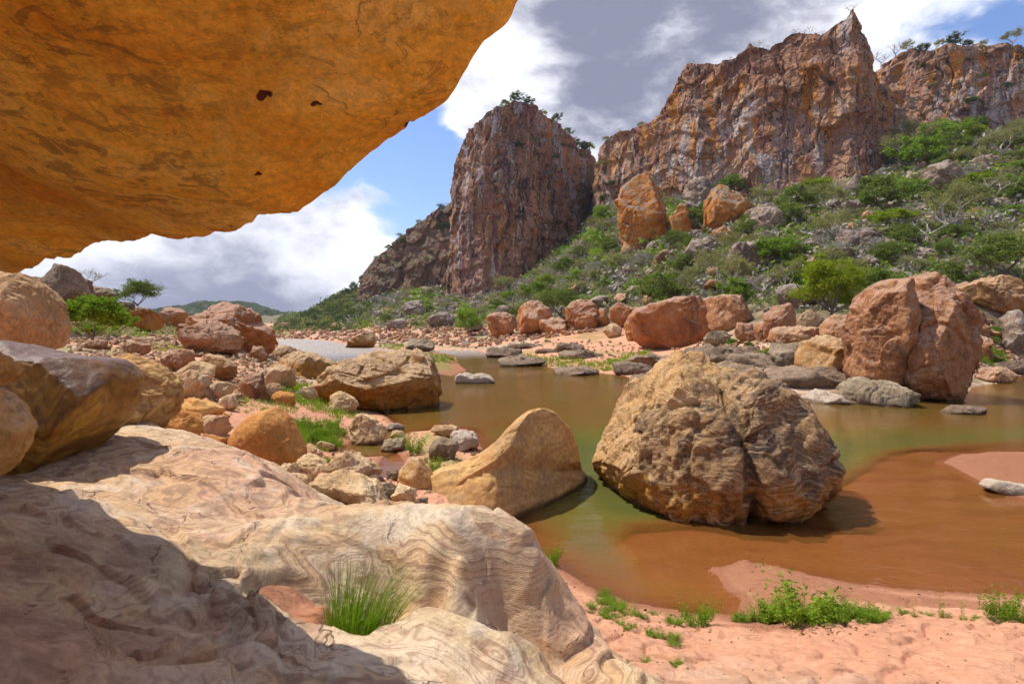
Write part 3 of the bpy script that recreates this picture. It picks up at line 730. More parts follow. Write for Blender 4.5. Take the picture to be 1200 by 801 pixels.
# quick ground lookup from the built grid
_gz = GZ.reshape(len(rs), len(ths))
def gz(x, y):
    r_ = np.hypot(x, y); t_ = np.degrees(np.arctan2(x, y))
    fi = np.interp(r_, rs, np.arange(len(rs))); fj = np.interp(t_, ths, np.arange(len(ths)))
    i = np.clip(fi.astype(int), 0, len(rs) - 2); j = np.clip(fj.astype(int), 0, len(ths) - 2)
    a = fi - i; b = fj - j
    return (_gz[i, j] * (1 - a) * (1 - b) + _gz[i + 1, j] * a * (1 - b) + _gz[i, j + 1] * (1 - a) * b + _gz[i + 1, j + 1] * a * b)
def _fast(px, py, dg):
    x = (px - CX) / F * dg; zr = CZ + (HY - py) / F * dg
    t = gz(x, dg); m = np.nonzero(t >= zr)[0]
    if len(m) == 0 or m[0] == 0: return None
    i = m[0]; f0 = zr[i - 1] - t[i - 1]; f1_ = zr[i] - t[i]; k = f0 / (f0 - f1_ + 1e-9)
    d = dg[i - 1] + k * (dg[i] - dg[i - 1]); z = CZ + (HY - py) / F * d
    if z < 0.02: return None
    return np.array([(px - CX) / F * d, d, z])
def fhit(px, py, dmin=4, dmax=700): return _fast(px, py, np.exp(np.linspace(math.log(dmin), math.log(dmax), 260)))
def hit(px, py, dmin=4.0, dmax=900.0):
    """where the sight line through a photo pixel meets the ground or the water"""
    d = np.exp(np.linspace(math.log(dmin), math.log(dmax), 400))
    x = (px - CX) / F * d; zr = CZ + (HY - py) / F * d
    t = np.maximum(gz(x, d), 0)
    m = np.nonzero(t >= zr)[0]
    return None if len(m) == 0 else np.array([x[m[0]], d[m[0]], max(t[m[0]], 0)])



# ------------------------------------------------------------ cliffs
def interp_cols(cols, n):
    a = np.array(cols, float)
    s = np.concatenate([[0], np.cumsum(np.abs(np.diff(a[:, 0])) + 0.35 * np.abs(np.diff(a[:, 1])) + 0.4 * np.abs(np.diff(a[:, 2])))])
    t = np.linspace(0, s[-1], n)
    return np.stack([np.interp(t, s, a[:, k]) for k in range(4)], 1)

def cliff(name, label, cols, mat, n=460, rows=230, back=45, amp=3.0, lean=0.10, seed=0, scale=1.0, rough_top=0.9, shelf=None):
    c = interp_cols(cols, n)
    px, d, yt, yb = c.T
    c2 = c.copy()
    x = (px - CX) / F * d; y = d
    ks = 9
    xs = np.convolve(np.pad(x, ks, 'edge'), np.ones(2 * ks + 1) / (2 * ks + 1), 'valid'); ys = np.convolve(np.pad(y, ks, 'edge'), np.ones(2 * ks + 1) / (2 * ks + 1), 'valid')
    tx, ty = np.gradient(xs), np.gradient(ys)
    L = np.hypot(tx, ty) + 1e-9
    nx, ny = ty / L, -tx / L              # outward (toward the viewer for left-to-right columns)
    zb = CZ + (HY - yb) / F * d - 6
    zt_ = CZ + (HY - yt) / F * d
    H = zt_ - zb
    # rows: wall 0..1, then the top going back
    tw = np.linspace(0, 1, rows); tb = np.linspace(0, 1, 26)[1:]
    V = []
    ln = lean * H
    for t in tw:
        k = t ** 1.5
        X = x - nx * ln * k; Y = y - ny * ln * k
        sc_ = Y / y
        Z = zb + (CZ + (zt_ - CZ) * sc_ - zb) * t
        V.append(np.stack([X, Y, Z], 1))
    Xt, Yt, Zt = V[-1].T
    for t in tb:
        V.append(np.stack([Xt - nx * back * t * 0.3, Yt + back * t, Zt - back * 0.5 * t ** 1.3], 1))
    V = np.concatenate(V)
    nr = rows + len(tb)
    N2 = np.tile(np.stack([nx, ny, 0 * nx], 1), (nr, 1))
    T = np.repeat(np.concatenate([tw, 1 + tb]), n)
    P = V / scale + seed * 13.7
    Pv = P * np.array([1, 1, 0.22])
    big = fbm(Pv / 24, 2) * 1.9
    ribs = ridged(Pv / 8, 4) * 0.12
    led = P[:, 2] / 9 + fbm(P * np.array([1, 1, 0.3]) / 30, 2) * 1.6
    fr = led - np.floor(led)
    ledge = (sstep(fr, 0.0, 0.22) - fr) * 2.2 * (0.5 + fbm(P / 25, 2))
    Pq = P + 2.5 * np.stack([gnoise(P / 7), gnoise(P / 7 + 4), gnoise(P / 7 + 8)], 1)
    blocks = chips(Pq * np.array([1, 1, 0.55]) / 11, 1.3, 0.12, .05) * 2.4 + chips(Pq * np.array([1, 1, 0.6]) / 4.2 + 7, 1.4, 0.2, .07) * 0.7 + chips(Pq * np.array([1, 1, 0.7]) / 1.7 + 3, 1.3, 0.2) * 0.35
    jn = np.abs(gnoise(Pq * np.array([1, 1, 0.10]) / 8 + 31))
    blocks -= 1.5 * (1 - sstep(jn, 0.0, 0.07)) * sstep(fbm(P / 16 + 2, 2), -0.1, 0.3)
    idc = (np.floor(P[:, 0] / 3.1).astype(int) * 7 + np.floor(P[:, 1] / 9).astype(int)) & 255
    small = fbm(P / 2.2, 4) * 0.45
    D = (big * .6 + ribs + ledge + blocks + small) * amp / 3 * scale
    wall = 1 - sstep(T, 0.97, 1.05)
    V = V + N2 * (D * (0.25 + 0.75 * wall))[:, None]
    V[:, 2] += (fbm(P / 5, 4) * 0.8 + (_rv[idc][:, 1] - 0.5) * 1.3) * rough_top * sstep(T, 0.9, 1.0) * scale * 0.6
    me = mesh_np(name, V, grid_faces(nr, n), mat, True)
    o = link(name, me)
    return tag(o, label, 'cliff')

# far wooded ridge on the horizon
def far_ridge():
    px = np.linspace(60, 430, 300)
    prof = np.interp(px, [60, 150, 190, 235, 262, 300, 325, 345, 430], [362, 364, 360, 354, 353, 357, 362, 371, 380])
    V = []
    for k, (d, fz) in enumerate([(820, -.2), (835, .12), (860, .42), (885, .72), (905, .9), (930, 1.0), (1000, .9), (1100, .4)]):
        z = 2 + (CZ + (HY - prof) / F * 930 - 2) * fz
        V.append(np.stack([(px - CX) / F * d, np.full_like(px, d), z], 1))
    V = np.concatenate(V)
    # refine
    V = V.reshape(8, 300, 3)
    rr = np.linspace(0, 7, 90); i0 = np.minimum(rr.astype(int), 6); f = (rr - i0)[:, None, None]
    V = (V[i0] * (1 - f) + V[i0 + 1] * f).reshape(-1, 3)
    V[:, 2] += fbm(V / 40, 4) * 4 + fbm(V / 7, 3) * 1.8
    V[:, 1] += fbm(V / 60 + 5, 3) * 14
    return V
me = mesh_np('hills', far_ridge(), grid_faces(90, 300), None, True)
hm, g_, out_ = new_mat('wooded_hill')
geo_ = g_.node('ShaderNodeNewGeometry')
hn_ = g_.noise(geo_.outputs['Position'], 0.09, 8, 0.7)
hc_ = g_.ramp(hn_, [(0.38, (0.025, 0.04, 0.02)), (0.52, (0.06, 0.08, 0.035)), (0.62, (0.11, 0.11, 0.06)), (0.7, (0.22, 0.17, 0.14))])
hb_ = g_.node('ShaderNodeBsdfDiffuse', Color=hc_); g_.put(hb_, 'Normal', g_.node('ShaderNodeBump', Strength=1.0, Distance=6.0, Height=hn_))
g_.l.new(hb_.outputs[0], out_.inputs[0])
me.materials.append(hm)
tag(link('hills', me), kind='structure')

cliff('cliff', 'tall brown rock butte with a domed top standing apart at the bend of the river',
      [(590, 330, 190, 320), (552, 290, 212, 345), (532, 262, 232, 350), (526, 256, 222, 350), (528, 251, 205, 350), (532, 247, 185, 350), (538, 242, 166, 350), (545, 237, 153, 350), (555, 232, 143, 350), (567, 228, 134, 350), (582, 226, 126, 350), (600, 226, 120, 348), (612, 226, 119, 344),
       (627, 227, 123, 335), (640, 229, 133, 325), (655, 232, 140, 310), (665, 235, 150, 302), (685, 245, 172, 285), (694, 258, 184, 268), (698, 275, 192, 262), (690, 330, 200, 258)],
      M['butte'], amp=2.2, seed=1, back=50, lean=0.02)
cliff('cliff', 'low dark broken cliff stepping down the hillside left of the domed butte',
      [(450, 400, 330, 352), (425, 360, 330, 352), (419, 335, 322, 356), (423, 325, 308, 356), (445, 315, 288, 354), (470, 305, 266, 350), (490, 297, 252, 348), (512, 290, 240, 346), (535, 284, 226, 346), (560, 284, 222, 344)],
      M['ridge'], n=380, rows=150, amp=2.8, seed=2, lean=0.2, back=60)
cliff('cliff', 'highest sheer orange cliff with pale streaks and a pointed summit above the scrub slope',
      [(715, 270, 205, 262), (694, 236, 198, 258), (698, 226, 180, 255), (706, 220, 166, 254), (717, 214, 156, 252), (740, 208, 149, 248), (758, 204, 145, 240), (768, 200, 132, 232), (783, 195, 104, 228), (800, 190, 77, 222), (825, 184, 73, 220),
       (838, 181, 74, 220), (856, 178, 67, 221), (863, 176, 62, 221), (870, 174, 53, 221), (885, 171, 54, 222), (898, 169, 58, 223), (906, 168, 50, 223), (925, 165, 40, 224), (946, 162, 38, 225), (960, 160, 43, 225),
       (975, 158, 29, 223), (985, 156, 18, 222), (994, 154, 10, 220), (1005, 153, 8, 216), (1016, 153, 14, 212), (1024, 154, 32, 204), (1031, 157, 60, 194), (1040, 162, 92, 184), (1052, 170, 122, 170), (1060, 190, 128, 160), (1050, 225, 120, 155)],
      M['cliff'], n=700, rows=300, amp=1.9, seed=3, back=40, lean=0.06)
cliff('cliff', 'long flat topped brown cliff behind the summit at the upper right',
      [(1020, 270, 84, 150), (1028, 240, 74, 152), (1040, 222, 62, 152), (1060, 212, 57, 152), (1085, 206, 60, 150), (1110, 202, 53, 149), (1140, 199, 54, 147), (1165, 197, 52, 143), (1185, 195, 50, 140), (1200, 194, 56, 138), (1230, 192, 60, 138), (1300, 190, 50, 134), (1450, 188, 60, 134)],
      M['cliff'], n=420, rows=170, amp=2.4, seed=4, back=60, lean=0.12)

# ------------------------------------------------------------ rocks
_ico = {}
def ico(sub):
    if sub not in _ico:
        bm = bmesh.new(); bmesh.ops.create_icosphere(bm, subdivisions=sub, radius=1.0)
        V = np.array([v.co[:] for v in bm.verts]); Fc = np.array([[v.index for v in f.verts] for f in bm.faces], dtype=np.int32)
        bm.free(); _ico[sub] = (V, Fc)
    return _ico[sub]

def rand_outline(x0, y0, x1, y1, r, k=14):
    """an uneven rock outline filling a box"""
    cx, cy = (x0 + x1) / 2, (y0 + y1) / 2
    pts = []
    for i in range(k):
        a = 2 * math.pi * i / k + r.uniform(-.12, .12)
        c, s = math.cos(a), math.sin(a)
        e = r.choice([0.55, 0.7, 0.85])
        sx = abs(c) ** e * (1 if c > 0 else -1); sy = abs(s) ** e * (1 if s > 0 else -1)
        m = r.uniform(0.86, 1.04)
        pts.append((cx + sx * m * (x1 - x0) / 2, cy + sy * m * (y1 - y0) / 2))
    return pts

def rock_verts(outline, dc, thick, seed, sub=5, rough=1.0, facets=8, box=0.75, chisel=0.06, fine=1.0, groove=None, tight=0.0, skew=None):
    """boulder whose silhouette follows the outline (photo pixels) at distance dc, thick metres deep"""
    r = random.Random(seed * 7919 + 13)
    V0, Fc = ico(sub)
    o = np.array([[(p[0] - CX) / F * dc, CZ + (HY - p[1]) / F * dc] for p in outline])
    lo, hi = o.min(0), o.max(0); c = (lo + hi) / 2
    dlt = o - c
    ang = np.arctan2(dlt[:, 1], dlt[:, 0]); rad = np.hypot(dlt[:, 0], dlt[:, 1])
    # dense outline as polar function by ray/segment intersection
    A = np.linspace(-math.pi, math.pi, 361)
    Rr = np.zeros(361); n = len(o)
    for i, a in enumerate(A):
        dx, dy = math.cos(a), math.sin(a); best = 0
        for j in range(n):
            p = dlt[j]; q = dlt[(j + 1) % n]; e = q - p
            den = dx * e[1] - dy * e[0]
            if abs(den) < 1e-12: continue
            t = (p[0] * e[1] - p[1] * e[0]) / den; u = (p[0] * dy - p[1] * dx) / den
            if t > 0 and -1e-6 <= u <= 1 + 1e-6: best = max(best, t)
        Rr[i] = best
    if (Rr == 0).any(): Rr[Rr == 0] = Rr[Rr > 0].mean()
    Rs = np.convolve(np.concatenate([Rr[-4:-1], Rr, Rr[1:4]]), np.ones(7) / 7, 'valid')
    rxy = np.hypot(V0[:, 0], V0[:, 2]); lat = V0[:, 1]
    a = np.arctan2(V0[:, 2], V0[:, 0])
    Rt = np.interp(a, A, Rs)
    rr_ = rxy ** box
    yy = np.sign(lat) * np.abs(lat) ** box
    P = np.stack([c[0] + np.cos(a) * rr_ * Rt, dc + yy * thick / 2, c[1] + np.sin(a) * rr_ * Rt], 1)
    ctr = np.array([c[0], dc, c[1]]); S = (hi - lo).mean() / 2
    size = np.array([(hi[0] - lo[0]) / 2, thick / 2, (hi[1] - lo[1]) / 2])
    Q = (P - ctr) / size
    # chisel flat faces, mostly on the side towards the camera and on top
    for _ in range(facets):
        nv = np.array([r.gauss(0, .75), -abs(r.gauss(.9, .6)) if r.random() < .75 else abs(r.gauss(.6, .5)), r.gauss(.25, .7)])
        nv /= np.linalg.norm(nv)
        lim = r.uniform(.62, .92) - tight + 0.12 * (1 - abs(nv[1]))
        dd_ = Q @ nv - lim
        m = dd_ > 0
        Q[m] -= np.outer(dd_[m] * 0.92, nv)
    P = ctr + Q * size
    nrm = Q / (np.linalg.norm(Q, axis=1)[:, None] + 1e-9)
    nrm = nrm / size; nrm /= np.linalg.norm(nrm, axis=1)[:, None]
    K = P / S + seed * 3.71
    D = fbm(K * 1.1, 3) * 0.09 * rough
    if chisel:
        Kq = K + 0.3 * np.stack([gnoise(K * 1.3), gnoise(K * 1.3 + 7), gnoise(K * 1.3 + 3)], 1)
        D += chisel * 1.5 * chips(Kq * 1.5, 1.2, .3, .08)
        D += chisel * 0.65 * chips(Kq * 3.6 + 5, 1.3, .35, .1)
        if sub > 5: D += chisel * 0.28 * chips(Kq * 9.0 + 3, 1.3, .3, .12)
    D += 0.012 * fine * ridged(K * 3.1, 4) + 0.010 * fine * fbm(K * 9, 3)
    if groove is not None:
        for (gx, gw, gd, tilt) in groove:           # a vertical joint, in pixels
            X = CX + P[:, 0] / dc * F; Z = HY - (P[:, 2] - CZ) / dc * F
            e = (X - gx - tilt * (Z - HY) - 3 * gnoise(K * 2)) / gw
            D -= gd * np.exp(-e * e)
    P = P + nrm * (D * S)[:, None]
    if skew:                                        # the boulder runs back at a slant
        P[:, 1] += skew[0] * np.maximum(P[:, 0] - skew[1], 0)
    return P, Fc, ctr, size

ROCKS = {}
def add_rock(label, lobes, mat, name='boulder', cat='boulder', seed=1, group=None, cast=True):
    """lobes: list of dicts for rock_verts, joined into one mesh with its origin at the base"""
    Vs, Fs, off = [], [], 0
    for L in lobes:
        P, Fc, ctr, size = rock_verts(**L)
        Vs.append(P); Fs.append(Fc + off); off += len(P)
    V = np.concatenate(Vs); Fc = np.concatenate(Fs)
    base = np.array([V[:, 0].mean(), V[:, 1].mean(), V[:, 2].min()])
    mats = mat if isinstance(mat, list) else [mat]
    me = mesh_np(name, V - base, Fc, M[mats[0]], True)
    if len(mats) > 1:
        for mm in mats[1:]: me.materials.append(M[mm])
        idx = np.concatenate([np.full(len(f), min(i, len(mats) - 1), dtype=np.int32) for i, f in enumerate(Fs)])
        me.polygons.foreach_set('material_index', idx)
    o = link(name, me, tuple(base))
    return tag(o, label, cat, group)

def boulder(label, bb_, mat, seed, by=None, d=None, thick=None, outline=None, sub=5, name='boulder', cat='boulder', group=None, front=0.35, **kw):
    """box = (x0,y0,x1,y1) in photo pixels; by = row where it meets the ground"""
    r = random.Random(seed)
    if outline is None: outline = rand_outline(*bb_, r)
    xs = [p[0] for p in outline]; ys = [p[1] for p in outline]
    if d is None:
        h = hit((min(xs) + max(xs)) / 2, by if by else max(ys))
        d = h[1] if h is not None else 60
    w = (max(xs) - min(xs)) / F * d; hh = (max(ys) - min(ys)) / F * d
    if thick is None: thick = 0.85 * (w + hh) / 2 * 1.1
    dc = d + thick * front
    # sink the base a little
    cy = max(ys)
    outline = [(p[0], p[1] + (0.06 * (max(ys) - min(ys)) if p[1] > cy - 0.2 * (max(ys) - min(ys)) else 0)) for p in outline]
    if sub <= 5 or mat in ('tan', 'pink', 'grey'):
        kw.setdefault('tight', .10); kw.setdefault('facets', 12); kw.setdefault('box', .68)
    return add_rock(label, [dict(outline=outline, dc=dc, thick=thick, seed=seed, sub=sub, **kw)], mat, name, cat, seed, group)

# --- the big ones in and by the water
hB = atz(840, 612, 0)
dB = hB[1]
add_rock('huge rough boulder in the shallow river, tan humped at left, dark brown in front',
    [dict(outline=[(735, 512), (752, 484), (790, 468), (830, 460), (852, 450), (878, 442), (902, 446), (925, 452), (945, 470), (960, 490), (970, 512), (971, 540), (958, 566), (935, 584), (895, 602), (860, 612), (800, 614), (760, 604), (738, 580), (730, 545)],
          dc=dB + 1.7, thick=4.2, seed=11, sub=7, rough=0.9, facets=6, box=0.74, chisel=0.055, fine=1.6, groove=[(822, 8, 0.22, 0.12), (868, 6, 0.06, -0.2)]),
     dict(outline=[(697, 565), (699, 545), (712, 512), (725, 492), (745, 470), (765, 450), (778, 438), (795, 424), (812, 421), (842, 430), (868, 440), (885, 470), (880, 540), (850, 590), (790, 600), (735, 592), (708, 580)],
          dc=dB + 2.5, thick=4.0, seed=12, sub=7, rough=0.9, facets=5, box=0.74, chisel=0.05, fine=1.5)],
    ['river', 'river_tan'])
M['golden'] = rock_mat('golden_banded_rock', [(0.32, 0.22, 0.13), (0.58, 0.35, 0.13), (0.66, 0.44, 0.19)], 1.3, sat=1.05, band=((0.40, 0.21, 0.08), 2.2, 0.8), hack=0.25, bump=0.28, dark_amt=0.35, dark=(0.16, 0.13, 0.11), crack=0.3, vary=0.02)
hS = atz(600, 598, 0.3)
add_rock('long smooth golden slab boulder leaning into the green water in front of the huge boulder',
    [dict(outline=[(488, 584), (494, 563), (512, 550), (545, 540), (580, 536), (625, 548), (670, 572), (704, 588), (706, 604), (660, 612), (600, 614), (545, 610), (508, 602)],
          dc=hS[1] + 1.0, thick=2.2, seed=21, sub=6, rough=0.5, facets=2, box=0.7, chisel=0.015, fine=0.5, skew=(1.25, -.3)),
     dict(outline=[(515, 572), (535, 550), (566, 530), (590, 510), (606, 497), (620, 490), (638, 489), (658, 500), (676, 522), (690, 550), (700, 580), (700, 602), (640, 612), (580, 604)],
          dc=hS[1] + 1.1, thick=1.9, seed=22, sub=7, rough=0.5, facets=3, box=0.74, chisel=0.018, fine=0.5, skew=(1.25, -.3))], 'golden')
boulder('broad pale topped boulder with an undercut dark base at the edge of the river', None, 'mid', 31, d=atz(450, 483, 0)[1], thick=5.5, sub=7, chisel=0.045, fine=1.3, box=0.68, facets=7,
        outline=[(371, 452), (378, 438), (392, 428), (420, 418), (448, 411), (475, 409), (496, 415), (505, 424), (510, 445), (514, 462), (511, 480), (480, 486), (440, 480), (405, 472), (378, 466)])
boulder('small tan boulder leaning on the front of the broad pale topped boulder', (385, 458, 425, 486), 'tan', 32, by=485)
boulder('white grey rock rising alone out of the middle of the river', None, 'palegrey', 33, d=atz(550, 450, 0)[1], thick=2.6, front=.4,
        outline=[(525, 451), (533, 442), (545, 436), (562, 435), (575, 440), (582, 448), (578, 453), (545, 454)])
add_rock('very tall red brown boulder split by an upright cleft standing at the far waterside',
    [dict(outline=[(1032, 450), (1036, 400), (1042, 350), (1050, 330), (1068, 320), (1085, 315), (1100, 322), (1105, 342), (1115, 358), (1130, 380), (1140, 405), (1138, 430), (1130, 455), (1118, 470), (1095, 478), (1070, 470), (1045, 460)],
          dc=32.5, thick=6.5, seed=41, sub=7, rough=.7, facets=9, box=.7, chisel=.04, fine=1.2),
     dict(outline=[(1008, 445), (1007, 400), (1012, 360), (1022, 340), (1045, 328), (1060, 325), (1062, 350), (1050, 400), (1042, 455), (1015, 456)],
          dc=32.0, thick=5.0, seed=42, sub=6, rough=.7, facets=8, box=.7, chisel=.05, fine=1.2)],
    'pinkbig' if 'pinkbig' in M else 'pink')
boulder('wedge shaped red boulder with a flat pale top on the far pink sandbar', None, 'red', 45, by=408, thick=9, sub=6, chisel=.03, facets=6, box=.66,
        outline=[(740, 372), (745, 360), (760, 356), (800, 351), (830, 349), (846, 358), (853, 372), (853, 386), (835, 396), (810, 404), (780, 409), (757, 408), (747, 396)])
add_rock('three lobed cluster of joined red rock on the far bank below the butte',
    [dict(outline=[(603, 396), (605, 370), (615, 356), (630, 353), (645, 362), (645, 395)], dc=104, thick=8, seed=46, sub=5, rough=.9),
     dict(outline=[(630, 396), (632, 376), (648, 371), (662, 376), (666, 396)], dc=101, thick=7, seed=47, sub=5, rough=.9)], 'red')
boulder('upright squarish red slab boulder beside the far red cluster', None, 'red', 48, d=100, thick=5, sub=6, chisel=.04,
        outline=[(661, 362), (672, 353), (690, 349), (699, 360), (702, 380), (697, 393), (680, 395), (665, 393)])
boulder('long wedge shaped orange rock at the far left end of the upright red slabs', (568, 366, 606, 396), 'red', 49, by=396)
for i, (bx, lb, mt) in enumerate([
    ((712, 353, 751, 384), 'rounded red boulder sitting high between the red slab and the wedge boulder', 'red'),
    ((697, 361, 716, 384), 'narrow red block wedged beside the upright slab', 'red'),
    ((704, 378, 732, 396), 'small pale boulder under the rounded red boulder', 'tan'),
    ((731, 368, 748, 400), 'thin orange block tucked behind the left end of the wedge boulder', 'orange_tower'),
    ((818, 345, 888, 388), 'broad pale rounded boulder right behind the wedge boulder', 'pink'),
    ((858, 376, 890, 402), 'pink rounded boulder at the right foot of the wedge boulder', 'pink'),
    ((826, 386, 856, 408), 'low grey boulder touching the right tip of the wedge boulder', 'grey'),
    ((884, 378, 908, 400), 'small dark pink boulder on the right bank by the pink rounded one', 'pink'),
    ((897, 357, 936, 402), 'upright pink boulder among the right bank rocks', 'pink'),
    ((933, 362, 963, 386), 'cream boulder under the bright green tree', 'tan'),
    ((905, 376, 965, 420), 'leaning wedge of pink rock left of the tall split boulder', 'pink'),
    ((902, 397, 960, 434), 'dark grey angular block in the right bank rubble', 'grey'),
    ((963, 366, 1013, 420), 'large pink block touching the left side of the tall split boulder', 'pink'),
    ((938, 386, 1013, 446), 'jagged tan ridge of rock below the large pink block', 'mid'),
    ((1070, 316, 1104, 350), 'round topped pink boulder peeping over the tall split boulder', 'pink'),
    ((1124, 359, 1153, 381), 'rounded pink boulder right of the tall split boulder', 'pink'),
    ((1132, 374, 1160, 398), 'lower rounded pink boulder in the stack right of the tall split boulder', 'pink'),
    ((1134, 394, 1164, 424), 'dark reddish boulder at the foot of the stack right of the tall split boulder', 'red'),
    ((1166, 364, 1215, 420), 'pale layered boulder cut by the right edge of the picture', 'hillrock'),
    ((1106, 336, 1124, 364), 'narrow pale block between the split boulder and the long slanted one', 'pink'),
    ((1139, 430, 1192, 449), 'flat pink rock at the far waterline on the right', 'pink'),
    ((1164, 422, 1215, 440), 'flat dark rock lying at the waterline by the right edge', 'darkslab')]):
    boulder(lb, bx, mt, 60 + i, by=bx[3], sub=5)
boulder('long slanted pale brown boulder high on the right bank', None, 'mid', 90, by=372, sub=6,
        outline=[(1118, 338), (1140, 330), (1165, 324), (1178, 319), (1190, 328), (1203, 348), (1200, 364), (1175, 373), (1150, 366), (1128, 352)])
boulder('long flat grey slab bridging two rocks behind the huge boulder', None, 'darkslab', 91, d=34, thick=4, sub=5,
        outline=[(893, 436), (905, 431), (945, 431), (978, 431), (995, 440), (1000, 452), (985, 458), (940, 456), (905, 450)])
boulder('grey green angular block at the water below the tall split boulder', None, 'grey', 92, d=28.5, thick=3.6, sub=6, facets=10,
        outline=[(986, 470), (990, 455), (1005, 446), (1040, 445), (1062, 452), (1073, 466), (1068, 478), (1035, 485), (1005, 486)])
boulder('pale cracked rock under the flat grey slab', (940, 455, 992, 487), 'palegrey', 93, d=29.5, thick=3, sub=5)
boulder('thin dark slab lying awash left of the river bend at right', (1102, 475, 1160, 487), 'darkslab', 94, d=atz(1130, 486, 0)[1], thick=1.6, sub=5)
boulder('white water worn slab half buried in the sandbank at the right edge', None, 'palegrey', 95, d=atz(1180, 580, 0.02)[1], thick=.9, sub=5, facets=4, chisel=.02,
        outline=[(1152, 570), (1165, 563), (1190, 566), (1225, 572), (1225, 586), (1190, 581), (1165, 576)])

# --- far flat slabs round the pink sandbar
for i, (bx, lb) in enumerate([
    ((573, 407, 607, 419), 'flat dark slab at the left tip of the far sandbar'), ((590, 417, 634, 429), 'flat dark slab lapped by water at the sandbar edge'),
    ((598, 403, 632, 409), 'thin dark ledge at the back of the sandbar'), ((655, 402, 682, 413), 'dark block lying on the sandbar'),
    ((661, 410, 704, 420), 'long thin slab in front of the dark block on the sandbar'), ((655, 431, 698, 440), 'flat grey slab standing in the water off the sandbar'),
    ((630, 409, 656, 414), 'thin ledge left of the dark block'), ((725, 424, 760, 440), 'broken grey slab right of the sandbar'), ((745, 440, 782, 456), 'grey slab touching the back of the huge boulder'),
    ((740, 416, 790, 432), 'dark broken ledge below the red wedge boulder'), ((815, 408, 880, 428), 'wide dark ledge right of the red wedge boulder'), ((868, 414, 915, 438), 'stepped dark ledge in the middle of the right bank'),
    ((850, 424, 898, 444), 'tan stepped slab behind the top of the huge boulder'), ((735, 432, 745, 438), 'little grey stone in the shallows off the sandbar')]):
    w_, h_ = bx[2] - bx[0], bx[3] - bx[1]; x0_, x1_ = bx[0] - w_ * .12, bx[2] + w_ * .12; k_ = (i * 37 % 10) / 10 * .3
    ol_ = [(x0_, bx[1] + h_ * (.5 - k_)), (x0_ + w_ * .06, bx[1] + h_ * .12), (x0_ + w_ * .5, bx[1]), (x1_ - w_ * .1, bx[1] + h_ * k_), (x1_, bx[1] + h_ * .45), (x1_ - w_ * .05, bx[3] - h_ * .1), (x0_ + w_ * .6, bx[3]), (x0_ + w_ * .04, bx[3] - h_ * .05)]
    boulder(lb, bx, 'darkslab', 120 + i, outline=ol_, by=bx[3], thick=(bx[2] - bx[0]) / F * 70, sub=5, name='rock_slab', cat='rock slab', chisel=.09, box=.5, facets=5)
boulder('pointed brown rock leaning left beside the far reach of the river', None, 'mid', 140, by=408, sub=5,
        outline=[(402, 406), (415, 396), (432, 388), (442, 388), (443, 405), (430, 409)])
boulder('dark rounded rock just right of the grassy spit', (473, 397, 510, 413), 'grey', 141, by=412, sub=5)
for i, (bx, lb) in enumerate([((500, 364, 532, 384), 'pale boulder low on the slope under the butte'), ((452, 373, 478, 387), 'grey boulder on the far bank foot'), ((540, 372, 566, 390), 'pinkish block below the butte by the bright bush'),
                              ((470, 352, 498, 372), 'pale slab of rock on the scrub slope left of the butte'), ((580, 355, 604, 372), 'brown boulder under the butte foot')]):
    boulder(lb, bx, 'hillrock', 145 + i, by=bx[3], sub=5)

# --- hillside landmarks
boulder('tall orange tower of rock with a grey cap on the slope under the great cliff', None, 'orange_tower', 151, by=292, thick=12, sub=6, chisel=.05, box=.62, facets=5,
        outline=[(724, 232), (730, 218), (745, 206), (760, 203), (775, 214), (780, 235), (781, 262), (776, 284), (760, 294), (742, 300), (734, 285), (727, 262)])
boulder('shorter orange block with a pale top right beside the orange tower', None, 'orange_tower', 152, by=285, thick=7, sub=5, box=.65, outline=[(782, 262), (786, 243), (796, 237), (808, 240), (813, 255), (810, 275), (804, 284), (784, 283)])
boulder('overhanging orange boulder higher up the slope right of the tower', None, 'orange_tower', 153, by=268, thick=12, sub=6, outline=[(823, 246), (832, 228), (842, 220), (860, 226), (880, 245), (872, 255), (850, 262), (835, 270), (825, 262)])
for i, (bx, lb) in enumerate([
    ((803, 208, 842, 246), 'dark grey rock behind the orange boulders on the slope'), ((878, 238, 926, 278), 'pale cracked outcrop right of the overhanging orange boulder'),
    ((800, 278, 862, 312), 'grey ledge below the orange blocks'), ((856, 282, 922, 328), 'long sloping pale rock across the middle of the slope'), ((975, 264, 1040, 298), 'pale layered outcrop in the middle of the scrub'),
    ((1082, 187, 1132, 230), 'big upright pale boulder high on the right of the slope'), ((1055, 288, 1102, 310), 'low pale outcrop above the tall split boulder'),
    ((1136, 182, 1192, 204), 'dark flat outcrop near the top of the slope'), ((988, 232, 1018, 258), 'dark rock lodged in the scrub below the cliff'), ((902, 330, 968, 368), 'smooth grey rock left of the bright green tree'),
    ((1176, 150, 1215, 168), 'pale ledge below the long brown cliff'), ((765, 318, 800, 340), 'pale stone half hidden by the round bush'), ((893, 318, 925, 342), 'pale tilted stone under the sloping rock'),
    ((1160, 230, 1200, 248), 'grey outcrop by the right edge high on the slope'), ((700, 300, 722, 316), 'small pale rock left of the tower foot')]):
    boulder(lb, bx, 'hillrock', 160 + i, by=bx[3] - 3, sub=5, chisel=.08, name='outcrop', cat='rock outcrop')

